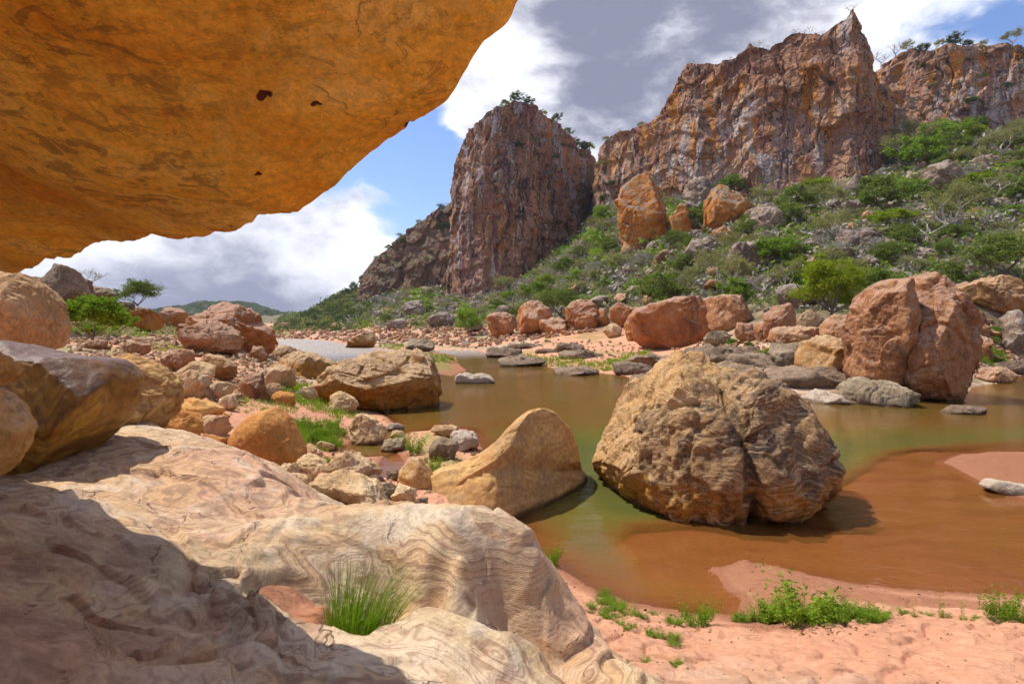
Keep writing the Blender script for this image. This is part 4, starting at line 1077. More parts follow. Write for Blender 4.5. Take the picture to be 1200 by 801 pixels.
# --- left bank, back to front
boulder('great brown peaked boulder standing highest on the left bank', None, 'red', 201, by=410, thick=8, sub=6, box=.68,
        outline=[(218, 392), (232, 374), (248, 362), (262, 355), (280, 359), (292, 368), (296, 378), (308, 385), (318, 403), (310, 413), (270, 412), (230, 408)])
boulder('rough pink boulder in front of the great peaked boulder', None, 'pink', 202, by=417, thick=5, sub=6,
        outline=[(208, 400), (216, 388), (232, 380), (250, 374), (266, 380), (274, 395), (276, 412), (258, 418), (225, 412)])
for i, (bx, lb, mt) in enumerate([
    ((152, 360, 189, 390), 'orange block at the back of the left bank beside the bush', 'orange_tower'), ((184, 359, 220, 384), 'brown pointed boulder behind the rubble of the left bank', 'red'),
    ((205, 352 + 26, 232, 392), 'dark brown boulder behind the rough pink one', 'red'), ((140, 400, 176, 416), 'flat pink boulder on the sandy patch of the left bank', 'pink'),
    ((98, 396, 124, 410), 'low pink boulder below the bright bush', 'pink'), ((186, 408, 236, 436), 'layered pink grey boulder on the left bank', 'pink'),
    ((204, 423, 254, 448), 'rounded tan boulder in the middle of the left rubble', 'tan'), ((238, 412, 278, 446), 'cream topped boulder with a dark foot in the left rubble', 'mid'),
    ((200, 434, 243, 468), 'flat faced tan boulder left of the driftwood', 'tan'), ((238, 446, 278, 470), 'slanted tan block above the driftwood', 'tan'),
    ((277, 435, 309, 468), 'reddish boulder right of the driftwood', 'pink'), ((308, 426, 345, 456), 'smooth grey tan boulder on the left rubble crest', 'tan'),
    ((290, 405, 318, 424), 'small pink boulder at the right foot of the peaked boulder', 'pink'), ((318, 404, 348, 420), 'pale boulder at the left shore of the far water', 'tan'),
    ((306, 448, 336, 472), 'round tan stone behind the grass strip', 'tan'), ((315, 458, 346, 476), 'light orange stone beside the grass strip', 'orange'),
    ((200, 464, 262, 494), 'flat orange boulder above the round orange ones', 'orange'), ((186, 480, 238, 518), 'egg shaped orange boulder above the sandstone shelf', 'orange'),
    ((234, 485, 270, 512), 'rounded tan orange boulder beside the egg shaped one', 'tan'), ((234, 507, 268, 532), 'rusty orange boulder nearest the sandstone shelf', 'orange'),
    ((255, 462, 278, 482), 'small buff boulder left of the driftwood foot', 'tan'), ((353, 452, 372, 470), 'small brown stone at the left end of the broad boulder', 'tan')]):
    boulder(lb, bx, mt, 210 + i, by=bx[3], sub=5, chisel=.035 if mt in ('orange',) else .055, rough=.8)
boulder('long dark undercut rock reaching toward the far water', None, 'mid', 240, by=443, thick=5, sub=6,
        outline=[(316, 432), (330, 420), (350, 414), (375, 420), (394, 430), (388, 440), (360, 444), (335, 450), (318, 448)])
boulder('large smooth orange boulder tapering upward beside the sand patch', None, 'orange', 241, by=545, thick=1.7, sub=7, facets=2, chisel=.006, rough=.45, fine=.5, box=.8,
        outline=[(269, 525), (276, 506), (288, 492), (302, 482), (320, 478), (335, 490), (346, 510), (356, 530), (357, 545), (330, 552), (290, 549), (272, 540)])
boulder('angular olive tan boulder between the two little pools', None, 'tan', 242, by=522, thick=1.3, sub=6, facets=10,
        outline=[(407, 513), (410, 498), (420, 486), (436, 482), (446, 490), (452, 508), (448, 520), (420, 522)])
boulder('big tan block right behind the sandstone ridge', None, 'tan', 243, by=603, thick=1.5, sub=6, facets=8,
        outline=[(364, 575), (372, 560), (392, 555), (415, 558), (432, 570), (448, 588), (458, 600), (440, 612), (390, 606), (368, 596)])
boulder('rounded tan boulder on the left side of the dark pool', None, 'tan', 244, by=568, thick=1.2, sub=6, facets=7,
        outline=[(384, 545), (395, 533), (412, 530), (432, 540), (444, 553), (438, 566), (415, 572), (390, 565)])
boulder('pale olive boulder behind the tall weed tufts', None, 'tan', 245, by=564, sub=5, outline=[(338, 548), (345, 536), (365, 532), (385, 540), (395, 560), (370, 568), (345, 562)])
boulder('smooth cream boulder right of the dark pool', None, 'smooth', 246, by=572, thick=.9, sub=6, facets=5, chisel=.02, outline=[(467, 566), (470, 548), (480, 538), (492, 537), (503, 550), (508, 564), (498, 574), (478, 574)])
for i, (bx, lb, mt) in enumerate([
    ((320, 542, 352, 562), 'rough pale stone above the tan block at the shelf edge', 'tan'), ((324, 553, 364, 592), 'square tan block above the end of the sandstone shelf', 'tan'),
    ((355, 520, 378, 540), 'grey tan stone beside the weeds', 'tan'), ((443, 512, 480, 530), 'low dark stone between the two little pools', 'grey'), ((456, 504, 475, 516), 'small buff stone at the foot of the weeds', 'tan'),
    ((452, 549, 470, 563), 'little brown stone standing in the dark pool', 'darkslab'), ((432, 556, 452, 568), 'flat dark stone at the pool edge', 'darkslab'),
    ((500, 512, 538, 542), 'ridged olive stone left of the pink sand patch', 'grey'), ((505, 496, 538, 512), 'pale rounded stone at the back of the pink sand patch', 'tan'), ((525, 503, 564, 530), 'flat grey stone at the water side of the pink sand patch', 'palegrey'),
    ((470, 568, 486, 588), 'small brown pebble stone below the cream boulder', 'tan'), ((440, 565, 466, 586), 'dull olive stone below the pool', 'grey'), ((412, 580, 440, 604), 'dark tan stone behind the ridge', 'tan'),
    ((436, 584, 460, 604), 'brown round stone behind the ridge', 'tan'), ((458, 566, 488, 590), 'flat yellowish stone below the pool', 'tan'), ((452, 588, 492, 606), 'pale flat stone behind the crest of the ridge', 'smooth'),
    ((372, 516, 392, 530), 'brown stone among the weeds', 'tan'), ((452, 494, 474, 506), 'grey stone on the spit of sand', 'palegrey'), ((483, 582, 502, 600), 'little olive stone beside the slab boulder', 'grey')]):
    boulder(lb, bx, mt, 260 + i, by=bx[3], sub=5, rough=.8, front=.3)

# --- the big dark and cream boulders at the left edge
boulder('large cream boulder tucked under the overhang at the left edge', None, 'cream', 301, d=13, thick=2.6, sub=7, chisel=.02, facets=5, rough=.7,
        outline=[(-90, 360), (-70, 325), (-10, 318), (22, 319), (38, 335), (50, 355), (58, 385), (54, 402), (20, 414), (-60, 405)])
boulder('yellow banded boulder behind the brown polished one', None, 'banded', 302, d=8.6, thick=1.9, sub=7, chisel=.03, facets=6,
        outline=[(110, 450), (130, 420), (150, 418), (178, 430), (195, 448), (202, 466), (196, 488), (182, 500), (150, 512), (115, 510)])
boulder('big brown boulder with a dark polished top and banded underside at the left edge', None, 'brown', 303, d=6.0, thick=2.3, sub=7, chisel=.008, facets=8, rough=.7, fine=.4, box=.7,
        outline=[(-80, 412), (-40, 400), (0, 404), (40, 413), (95, 420), (120, 428), (132, 445), (130, 472), (118, 500), (96, 522), (60, 545), (20, 556), (-40, 560), (-90, 520)])
boulder('smooth tan boulder nearest the camera at the left edge', None, 'smooth', 304, d=4.6, thick=1.2, sub=7, chisel=.02, facets=4, rough=.6,
        outline=[(-130, 500), (-100, 460), (-60, 452), (-28, 456), (-8, 478), (8, 505), (5, 530), (-18, 555), (-50, 572), (-100, 565)])
boulder('small brown boulder perched on top of the smooth tan one', None, 'banded', 305, d=4.9, thick=.9, sub=6, outline=[(-65, 440), (-50, 408), (-25, 404), (-10, 414), (0, 434), (-12, 450), (-45, 456)])
boulder('little stone wedged beneath the brown and yellow boulders', None, 'tan', 306, d=8.6, thick=.6, sub=5, outline=[(148, 500), (160, 495), (180, 494), (182, 502), (165, 506), (150, 505)])
# rocks on the skyline at upper left
for i, (ol, lb) in enumerate([
    ([(48, 356), (50, 322), (62, 306), (80, 306), (92, 318), (98, 345), (80, 360)], 'dark brown rock on the skyline under the overhang'),
    ([(64, 352), (72, 328), (90, 322), (104, 330), (108, 350)], 'dark brown rock leaning on the skyline rock'),
    ([(95, 350), (104, 336), (122, 336), (136, 345), (140, 356), (110, 358)], 'low dark brown rock at the right end of the skyline rocks'),
    ([(68, 362), (74, 350), (88, 350), (92, 362)], 'small grey stone below the skyline rocks'), ([(135, 362), (142, 352), (153, 353), (158, 364)], 'grey stone between the bush and the dark tree')]):
    boulder(lb, None, 'grey' if i > 2 else 'darkslab', 320 + i, d=46 + 3 * i, sub=5, outline=ol)

# ------------------------------------------------------------ foreground sandstone shelf
SC = [atz(*q) for q in [
    (340, 606, 2.25), (380, 603, 2.2), (420, 599, 2.2), (470, 600, 2.17), (505, 594, 2.22), (530, 592, 2.25), (560, 596, 2.22), (585, 606, 2.15), (600, 620, 2.08), (615, 645, 1.92), (630, 680, 1.68), (650, 715, 1.42), (690, 752, 1.15), (735, 785, .9),
    (360, 640, 2.1), (420, 640, 2.0), (460, 665, 1.82), (500, 650, 2.0), (540, 650, 2.05), (560, 690, 1.75), (590, 715, 1.45), (520, 705, 1.65), (470, 700, 1.62), (430, 700, 1.7), (620, 740, 1.3),
    (400, 725, 1.70), (430, 745, 1.66), (410, 760, 1.72), (345, 705, 1.93), (350, 722, 1.90), (330, 735, 1.92), (378, 700, 2.0), (382, 735, 2.0), (372, 752, 2.05), (310, 715, 2.1),
    (300, 680, 2.15), (270, 700, 2.12), (230, 690, 2.2), (215, 735, 2.25), (300, 762, 2.2), (380, 768, 2.17), (280, 640, 2.2), (310, 618, 2.2), (330, 600, 2.15),
    (220, 640, 2.2), (150, 650, 2.3), (240, 610, 2.13), (290, 538, 2.3), (318, 560, 2.2), (335, 590, 2.08), (250, 575, 2.3), (200, 560, 2.38), (200, 530, 2.42), (180, 503, 2.5), (230, 530, 2.42), (120, 540, 2.45),
    (0, 560, 2.4), (90, 560, 2.4), (100, 610, 2.33), (0, 650, 2.5), (0, 720, 2.55), (0, 801, 2.6), (100, 700, 2.4), (100, 801, 2.5), (200, 801, 2.4), (350, 801, 2.24), (430, 795, 2.15), (440, 775, 2.12),
    (500, 716, 2.02), (470, 738, 2.02), (455, 755, 2.05), (545, 730, 1.97), (590, 745, 1.92), (635, 768, 1.80), (640, 790, 1.76), (560, 770, 1.95), (600, 801, 1.85), (500, 801, 2.05), (660, 801, 1.72), (760, 801, 1.2)]]
SC += [np.array(q) for q in [(-.45, 4.75, 1.45), (-.1, 4.6, 1.3), (.2, 4.3, 1.2), (.45, 4.0, 1.2), (-1.9, 7.6, .9), (-2.4, 8.6, 1.2), (-4.0, 10, 1.5), (-6, 10.5, 2), (-1.2, 7.5, .7), (-.5, 7.3, .5), (0.1, 7.2, .2), (1.0, 6.6, 0),
                              (1.7, 5.6, .1), (1.9, 4.8, .15), (2.3, 4.0, .2), (2.7, 3.2, .2), (3.4, 2.0, .3), (1.2, 3.2, 1.25), (1.2, 1.5, 1.4), (0, 1, 1.95), (-2, 1, 2.45), (0, -2, 2.1), (-5, 3, 2.75), (-7, 5, 2.7), (-7, 8, 2.6), (-8, 1, 3.0), (3.5, -1, .6), (-1.5, 8.6, .3), (2.2, 7.5, -.6), (0.5, 9, -.6)]]
SC = np.array(SC)
_slab = TPS(SC[:, :2], SC[:, 2], 2e-3)
def slab_z(x, y):
    P2 = np.stack([x, y], 1)
    return _slab(P2)
gx = np.linspace(-8.5, 3.6, 560)
gy = np.concatenate([np.linspace(-2.5, 1.5, 50, endpoint=False), np.linspace(1.5, 10.2, 520)])
SX, SY = np.meshgrid(gx, gy); SX = SX.ravel(); SY = SY.ravel()
SZ = slab_z(SX, SY)
nn = np.stack([SX, SY, SZ], 1)
base = SZ.copy()
wq = fbm(nn * 0.55 + 3, 3)
t_ = SZ * 3.0 + wq * 3.2 + SX * 0.25                     # bedding
fr = t_ * 1.15 - np.floor(t_ * 1.15)
SZ = SZ + (sstep(fr, 0, 0.16) - fr) * 0.055 * (0.25 + 1.3 * sstep(fbm(nn * 0.7 + 9, 2), -0.1, 0.35))
SZ += 0.05 * chips(np.stack([SX, SY, 0.5 * wq], 1) * 0.75 + 2, 1.0, .12, .12) * sstep(SY, 2.0, 3.0)
SZ += 0.075 * fbm(nn * 0.9, 3) + 0.012 * fbm(nn * 5, 4) + 0.012 * ridged(nn * np.array([2.2, 2.2, 1]), 3)
def scarp(pts, h, decay, side=1):
    """a broken bedding edge: the ground drops h on one side of a traced line and climbs back over decay metres"""
    Q = np.array([atz(*q)[:2] for q in pts]); best = np.full(len(SX), 1e9); sg = np.zeros(len(SX))
    P2 = np.stack([SX + 0.05 * gnoise(nn * 3), SY + 0.05 * gnoise(nn * 3 + 8)], 1)
    for a_, b_ in zip(Q[:-1], Q[1:]):
        e = b_ - a_; w = P2 - a_; t = np.clip((w @ e) / (e @ e), 0, 1); dv = w - t[:, None] * e; dd2 = (dv * dv).sum(1)
        cr_ = e[0] * w[:, 1] - e[1] * w[:, 0]
        m = dd2 < best; best = np.where(m, dd2, best); sg = np.where(m, cr_, sg)
    dist = np.sqrt(best); sdv = dist * np.sign(sg) * side
    L0 = np.hypot(P2[:, 0] - Q[0, 0], P2[:, 1] - Q[0, 1]); L1 = np.hypot(P2[:, 0] - Q[-1, 0], P2[:, 1] - Q[-1, 1])
    taper = sstep(np.minimum(L0, L1), 0, 0.25)
    return -h * sstep(sdv, -0.012, 0.012) * np.exp(-np.maximum(sdv, 0) / decay) * taper
for pts, h, dc_, sdx in [
    ([(130, 548, 2.45), (190, 552, 2.4), (240, 580, 2.2), (300, 600, 2.15), (336, 604, 2.1)], .07, .35, -1),
    ([(215, 540, 2.4), (262, 556, 2.3), (300, 566, 2.25)], .04, .2, -1),
    ([(150, 520, 2.45), (200, 528, 2.42), (225, 545, 2.4)], .05, .25, -1),
    ([(208, 612, 2.15), (222, 650, 2.2), (230, 690, 2.2), (262, 722, 2.2), (300, 742, 2.15)], .05, .3, -1),
    ([(276, 660, 2.15), (282, 700, 2.12), (300, 735, 2.12), (322, 748, 2.1)], .07, .18, -1),
    ([(322, 692, 2.1), (345, 682, 2.05), (372, 690, 2.0), (384, 715, 1.95), (388, 745, 1.95)], .07, .25, -1),
    ([(536, 596, 2.2), (574, 628, 2.05), (566, 650, 1.95), (520, 662, 1.95)], .06, .22, -1),
    ([(350, 610, 2.2), (420, 618, 2.15), (470, 640, 2.0), (500, 680, 1.8)], .04, .3, -1),
    ([(0, 655, 2.5), (60, 640, 2.45), (120, 668, 2.4), (200, 700, 2.3)], .06, .3, -1), ([(0, 720, 2.5), (80, 700, 2.45), (150, 730, 2.4), (232, 748, 2.3)], .07, .3, -1),
    ([(60, 600, 2.4), (110, 622, 2.35), (170, 660, 2.3)], .04, .2, -1), ([(95, 801, 2.5), (150, 762, 2.4), (235, 768, 2.35), (330, 792, 2.25)], .05, .25, -1),
    ([(30, 770, 2.5), (110, 748, 2.45), (180, 790, 2.4)], .06, .22, 1), ([(480, 736, 2.0), (540, 752, 1.95), (600, 790, 1.85)], .04, .2, -1), ([(400, 790, 2.15), (470, 765, 2.05), (530, 790, 2.0)], .035, .2, -1)]:
    SZ += scarp(pts, h, dc_, sdx)
leftk = sstep(-SX, 0.8, 2.2) * (1 - sstep(SY, 3.8, 5.5))
SZ += leftk * (0.05 * ridged(nn * np.array([1.0, 1.6, 1]) + 4, 4) + (sstep(fr, 0, .1) - fr) * 0.03)
pitc = atz(345, 715, 1.9)
pd_ = np.hypot((SX - pitc[0]) / 0.30, (SY - pitc[1]) / 0.36) + 0.25 * gnoise(nn * 4)
sandpit = 1 - sstep(pd_, 0.75, 1.0)
pm = 1 - sstep(pd_, 0.85, 1.2)
SZ = SZ * (1 - pm) + (base - 0.07) * pm
for hx, hy, hz, hr, hd in ((306, 700, 2.08, .13, .10), (430, 742, 1.66, .28, .10), (100, 578, 2.4, .12, .06), (560, 672, 1.9, .15, .05), (375, 727, 1.95, .10, .05)):
    hq = atz(hx, hy, hz)
    SZ -= hd * np.exp(-(((SX - hq[0]) / hr) ** 2 + ((SY - hq[1]) / (hr * 1.2)) ** 2) ** 1.5)
lob = atz(270, 560, 2.25)
pink = np.exp(-(((SX - lob[0]) / 1.2) ** 2 + ((SY - lob[1]) / 1.3) ** 2)) + 0.8 * sstep(wq, 0.15, 0.5)
brown = leftk * sstep(fbm(nn * 0.8 + 40, 3), -0.35, 0.3) + 0.5 * sstep(-SX, 2.0, 3.5) * (1 - sstep(SY, 4.5, 6.0))
me = mesh_np('sandstone_shelf', np.stack([SX, SY, SZ], 1), grid_faces(len(gy), len(gx)), M['slab'], True, {'pink': np.clip(pink, 0, 1), 'brown': np.clip(brown, 0, 1)})
shelf = tag(link('sandstone_shelf', me), 'swirled cream and pink sandstone shelf filling the lower left foreground', 'rock shelf')
# sand lying in the hollow
a = np.linspace(0, 2 * math.pi, 40, endpoint=False); rr = np.linspace(0, 1, 12)
AA, RR_ = np.meshgrid(a, rr)
wob = 1 + 0.12 * np.sin(3 * AA + 1) + 0.08 * np.sin(5 * AA)
sx = pitc[0] + 0.30 * RR_ * wob * np.cos(AA); sy = pitc[1] + 0.36 * RR_ * wob * np.sin(AA)
sz = slab_z(sx.ravel(), sy.ravel()) - 0.045 + 0.01 * gnoise(np.stack([sx.ravel() * 9, sy.ravel() * 9, 0 * sx.ravel()], 1)) - 0.03 * RR_.ravel() ** 4
Fp = []
for i in range(11):
    for j in range(40): Fp.append((i * 40 + j, i * 40 + (j + 1) % 40, (i + 1) * 40 + (j + 1) % 40, (i + 1) * 40 + j))
hs = mesh_np('sand', np.stack([sx.ravel(), sy.ravel(), sz], 1), np.array(Fp), M['ground'], True, {'wet': np.full(480, .6)})
tag(link('sand', hs), kind='stuff')

# ------------------------------------------------------------ overhang
LIPSC = 0.94
LIP = [(-420, 345, 10.0), (-250, 338, 8.8), (-120, 331, 7.6), (0, 320, 6.6), (22, 319, 6.35), (45, 312, 6.0), (75, 304, 5.6), (105, 298, 5.2), (150, 291, 4.9), (205, 283, 4.55), (250, 276, 4.25), (310, 269, 3.95), (325, 262, 3.85), (352, 247, 3.65), (400, 226, 3.42),
       (440, 208, 3.27), (462, 196, 3.2), (482, 180, 3.1), (505, 160, 3.02), (528, 140, 2.95), (545, 116, 2.88), (556, 90, 2.83), (575, 62, 2.78), (600, 30, 2.72), (621, 0, 2.68), (650, -50, 2.6), (676, -130, 2.45), (690, -260, 2.25), (690, -420, 2.05), (640, -700, 1.7)]
Lp = np.array([at(q[0], q[1], q[2] * LIPSC) for q in LIP])
sl = np.concatenate([[0], np.cumsum(np.linalg.norm(np.diff(Lp, axis=0), axis=1))])
NS = 620
tl = np.linspace(0, sl[-1], NS)
Lc = np.stack([np.interp(tl, sl, Lp[:, k]) for k in range(3)], 1)
for _ in range(2):
    Lc[3:-3] = sum(Lc[3 + k:len(Lc) - 3 + k] for k in range(-3, 4)) / 7
Anc = np.array([-4.6, -3.2])
bv = Anc - Lc[:, :2]; bl = np.linalg.norm(bv, axis=1); bv /= bl[:, None]
prof = [(0.0, 0.0), (0.10, 0.0), (0.35, 0.05), (0.8, 0.17), (1.4, 0.38), (2.2, 0.66), (3.2, 0.92), (4.4, 1.05), (5.4, 1.08), (5.9, 1.2), (5.95, 2.2), (5.5, 3.6), (4.0, 4.1), (2.4, 3.8), (1.3, 3.0), (0.6, 2.0), (0.2, 1.0), (0.02, 0.35), (-0.02, 0.12), (0.0, 0.0)]
pf = np.array(prof); pl = np.concatenate([[0], np.cumsum(np.hypot(*np.diff(pf, axis=0).T))])
NP_ = 420
up = np.concatenate([np.linspace(0, pl[8], 330, endpoint=False), np.linspace(pl[8], pl[-1], NP_ - 330)])
pu = np.interp(up, pl, pf[:, 0]); pz = np.interp(up, pl, pf[:, 1])
ksm = 5
sm = lambda v: np.convolve(np.pad(v, ksm, 'edge'), np.ones(2 * ksm + 1) / (2 * ksm + 1), 'valid')
pu, pz = sm(pu), sm(pz); pu[-1], pz[-1] = pu[0], pz[0]
scl = np.minimum(1.0, bl / 6.6)
V = np.empty((NP_, NS, 3))
for i in range(NP_):
    V[i, :, :2] = Lc[:, :2] + bv * (pu[i] * scl)[:, None]
    V[i, :, 2] = Lc[:, 2] + pz[i] * (1 if pz[i] > 1.2 else 1)
V = V.reshape(-1, 3)
D = 0.16 * fbm(V * 0.6 + 2, 2) + 0.04 * fbm(V * 1.9, 3) + 0.008 * ridged(V * 6, 3) + 0.03 * chips(V * np.array([1, 1, .5]) * 0.9 + 3, .9, .0, .25)
tt = V[:, 0] * 0.6 + V[:, 1] * 0.5 + fbm(V * 0.8 + 7, 3) * 1.6
fr = tt * 1.3 - np.floor(tt * 1.3)
D += (sstep(fr, 0, .10) - fr) * 0.035 * sstep(fbm(V * 0.7 + 3, 2), -0.05, .3)
V[:, 2] += D * np.where(np.repeat(np.arange(NP_), NS) > 400, 1, 1)
# sockets weathered out of the ceiling
PITS = []
cam0 = np.array([0, 0, CZ])
under = V[:330 * NS]
pxs = CX + under[:, 0] / np.maximum(under[:, 1], .1) * F; pys = HY - (under[:, 2] - CZ) / np.maximum(under[:, 1], .1) * F
for (qx, qy, rad_) in [(308, 116, .035), (371, 125, .03), (302, 206, .025), (494, 165, .03)]:
    i = np.argmin((pxs - qx) ** 2 + (pys - qy) ** 2 + 1e4 * (under[:, 1] < .5))
    q = under[i].copy(); PITS.append((*q, rad_))
    e = np.linalg.norm((V - q) * np.array([1, 1.6, 1]), axis=1)
    V[:, 2] += 0.6 * rad_ * (1 - sstep(e, rad_ * 0.5, rad_ * 1.1))
M['roof'] = make_roof_mat()
ids = grid_faces(NP_, NS)
me = mesh_np('overhang', V, ids, M['roof'], True)
tag(link('overhang', me), 'huge glowing orange rock overhang filling the upper left corner above everything', 'rock overhang')

# ------------------------------------------------------------ random rocks
proto_rocks = {}
def proto(mat, k, sub=4):
    key = (mat, k, sub)
    if key not in proto_rocks:
        r = random.Random(k * 31 + 5)
        ol = rand_outline(-50 * r.uniform(.9, 1.35), -34 * r.uniform(.8, 1.1), 50, 34, r)
        ol = [(CX + x, HY - 34 + y + 34) for x, y in ol]
        P, Fc, ctr, size = rock_verts(ol, 700.0, 80, 900 + k, sub=sub, facets=14, chisel=.065, box=.62, tight=.22)
        P = (P - ctr) / 50.0
        proto_rocks[key] = mesh_np('boulder', P, Fc, M[mat], True)
    return proto_rocks[key]

taken = []
def scatter_rocks(n, region, size, mats, label, group, seed, cat='boulder', dmin=8, dmax=400, name='boulder', sub=4, maxn=None, sink=0.36):
    r = random.Random(seed); poly = np.array(region, float); x0, y0 = poly.min(0); x1, y1 = poly.max(0); cnt = 0; tries = 0
    cand = []
    while len(cand) < n * 6:
        px, py = r.uniform(x0, x1), r.uniform(y0, y1)
        if sdist(np.array([[px, py]]), poly)[0] > 0: cand.append((px, py))
    for px, py in cand:
        if cnt >= n: break
        h = hit(px, py, dmin, dmax)
        if h is None or h[2] < 0.03: continue
        if sdist(h[None, :2], RIVER)[0] > -0.1: continue
        w = r.uniform(*size) ; w = w * (0.6 + 0.4 * r.random())
        wm_ = w / F * h[1] if size[0] > 3 else w
        if any((px - a_) ** 2 + ((py - b_) * 1.6) ** 2 < (0.42 * (w + c_)) ** 2 for a_, b_, c_ in taken): continue
        taken.append((px, py, w))
        k = r.randrange(7); mt = r.choice(mats)
        o = bpy.data.objects.new(name, proto(mt, k, sub)); col.objects.link(o)
        s = wm_ / 2
        o.scale = (s, s * r.uniform(.7, 1.1), s * r.uniform(.7, 1.15))
        o.rotation_euler = (r.uniform(-.25, .25), r.uniform(-.25, .25), r.uniform(0, 6.28))
        o.location = (h[0], h[1] + s * .3, h[2] + s * (0.55 - sink))
        tag(o, label, cat, group); cnt += 1

for o in list(col.objects):      # keep scattered rocks clear of the placed ones
    if o.type == 'MESH' and o.name.startswith(('boulder', 'rock_slab', 'outcrop')):
        bb = [Vector(c) for c in o.bound_box]; cx_ = sum((b.x for b in bb)) / 8 + o.location.x; cy_ = o.location.y + sum((b.y for b in bb)) / 8
        zc_ = o.location.z + (max(b.z for b in bb)) * .35
        w_ = (max(b.x for b in bb) - min(b.x for b in bb)) / cy_ * F
        taken.append((CX + cx_ / cy_ * F, HY - (zc_ - CZ) / cy_ * F, w_ * .8))

scatter_rocks(110, [(120, 398), (215, 392), (330, 410), (395, 425), (372, 470), (300, 470), (250, 470), (205, 455), (160, 425), (80, 415)], (9, 24), ['tan', 'pink', 'tan', 'palegrey'], 'small tan or pink stone in the rubble of the left bank', 'loose stones in the left bank rubble', 1, name='stone', cat='stone')
scatter_rocks(30, [(80, 392), (210, 385), (320, 398), (330, 410), (200, 410), (80, 405)], (7, 15), ['tan', 'pink', 'tan'], 'small stone in the pale rubble far back on the left bank', 'loose stones far back on the left bank', 8, name='stone', cat='stone')
scatter_rocks(50, [(330, 545), (365, 528), (470, 560), (500, 590), (500, 606), (440, 612), (350, 606), (320, 590)], (6, 17), ['tan', 'grey', 'tan', 'smooth'], 'small stone wedged between the boulders behind the sandstone ridge', 'small stones behind the sandstone ridge', 2, dmin=7, name='stone', cat='stone')
scatter_rocks(14, [(185, 490), (270, 480), (275, 535), (240, 540)], (6, 16), ['orange', 'tan'], 'small stone between the round orange boulders', 'small stones between the round orange boulders', 21, dmin=9, name='stone', cat='stone')
scatter_rocks(56, [(330, 384), (420, 382), (520, 372), (610, 374), (700, 388), (600, 402), (560, 408), (400, 402), (330, 397)], (6, 22), ['pink', 'hillrock', 'tan', 'red'], 'small boulder in the rocky fringe along the far bank', 'boulders along the far bank', 3, dmin=70)
scatter_rocks(80, [(780, 375), (870, 390), (1010, 375), (1010, 440), (960, 440), (880, 432), (780, 425)], (10, 34), ['pink', 'tan', 'red', 'pink', 'mid'], 'loose block in the right bank rubble', 'loose blocks on the right bank', 4, dmin=25)
scatter_rocks(26, [(1110, 340), (1210, 330), (1210, 440), (1145, 445), (1125, 400)], (9, 26), ['pink', 'tan', 'grey', 'red'], 'loose block on the bank right of the tall split boulder', 'loose blocks by the right edge', 5, dmin=25)
scatter_rocks(95, [(620, 370), (700, 330), (735, 250), (880, 225), (1050, 225), (1110, 165), (1210, 150), (1210, 325), (1000, 345), (900, 355), (700, 375)], (20, 48), ['hillrock', 'hillrock', 'pink'], 'weathered rock showing among the hillside scrub', 'rocks on the scrub hillside', 6, dmin=50, name='outcrop', sink=.12)  # scattered hillside boulders in the shared rock shapes, only named outcrop
scatter_rocks(46, [(430, 370), (460, 345), (540, 340), (640, 330), (620, 360), (540, 375), (450, 384)], (5, 16), ['hillrock', 'pink', 'grey'], 'rock on the lower slope beneath the butte', 'rocks on the slope below the butte', 7, dmin=90)
scatter_rocks(30, [(570, 398), (640, 396), (745, 402), (770, 430), (700, 430), (600, 420)], (4, 12), ['darkslab', 'tan'], 'small stone scattered on the far pink sandbar', 'small stones on the far sandbar', 9, dmin=50, sink=.4, name='stone', cat='stone')

scatter_rocks(16, [(930, 452), (1010, 445), (1015, 484), (935, 486)], (9, 22), ['tan', 'grey', 'mid'], 'broken block in the pile behind the huge boulder', 'broken blocks behind the huge boulder', 31, dmin=20)
placed = []
for a_, b_, c_ in taken:
    if b_ < 395: placed.append((a_, b_ + c_ * .25, c_ * .8))

# rubble too fine to count
def stuff_rubble(n, region, s0, s1, seed, dmin, dmax, mat, name='rubble'):
    r = np.random.default_rng(seed); poly = np.array(region, float); x0, y0 = poly.min(0); x1, y1 = poly.max(0)
    V0, F0 = ico(1); Vs, Fs = [], []; off = 0
    P = r.uniform([x0, y0], [x1, y1], (n * 3, 2)); P = P[sdist(P, poly) > 0][:n]
    for px, py in P:
        dg = np.exp(np.linspace(math.log(dmin), math.log(dmax), 70)); xg = (px - CX) / F * dg
        Pg = np.stack([xg, dg], 1)
        h = _fast(px, py, dg)
        if h is None: continue
        s = r.uniform(s0, s1) / F * h[1]
        A = r.normal(size=(3, 3)); q, _ = np.linalg.qr(A)
        v = (V0 * (1 + r.uniform(-.25, .25, (len(V0), 1)))) @ (q * r.uniform(.5, 1.1, 3)) * s + h + (0, 0, s * .2)
        Vs.append(v); Fs.append(F0 + off); off += len(v)
    me = mesh_np(name, np.concatenate(Vs), np.concatenate(Fs), mat, False)
    return tag(link(name, me), kind='stuff')
stuff_rubble(1500, [(80, 396), (215, 388), (330, 406), (395, 425), (372, 470), (300, 470), (250, 480), (205, 455), (160, 425), (80, 415)], 1.0, 4.2, 1, 12, 120, M['tan'])
stuff_rubble(1400, [(300, 392), (420, 380), (520, 372), (610, 374), (700, 388), (600, 402), (560, 408), (400, 402), (330, 397)], .8, 4.0, 2, 60, 400, M['pink'])
stuff_rubble(900, [(780, 400), (870, 395), (1010, 380), (1210, 370), (1210, 440), (1145, 445), (960, 440), (880, 432), (780, 425)], 1.0, 4.5, 3, 22, 90, M['pink'])
stuff_rubble(500, [(320, 545), (365, 518), (470, 545), (560, 510), (560, 540), (500, 590), (500, 606), (440, 612), (350, 606)], .9, 3.6, 4, 6, 25, M['tan'])
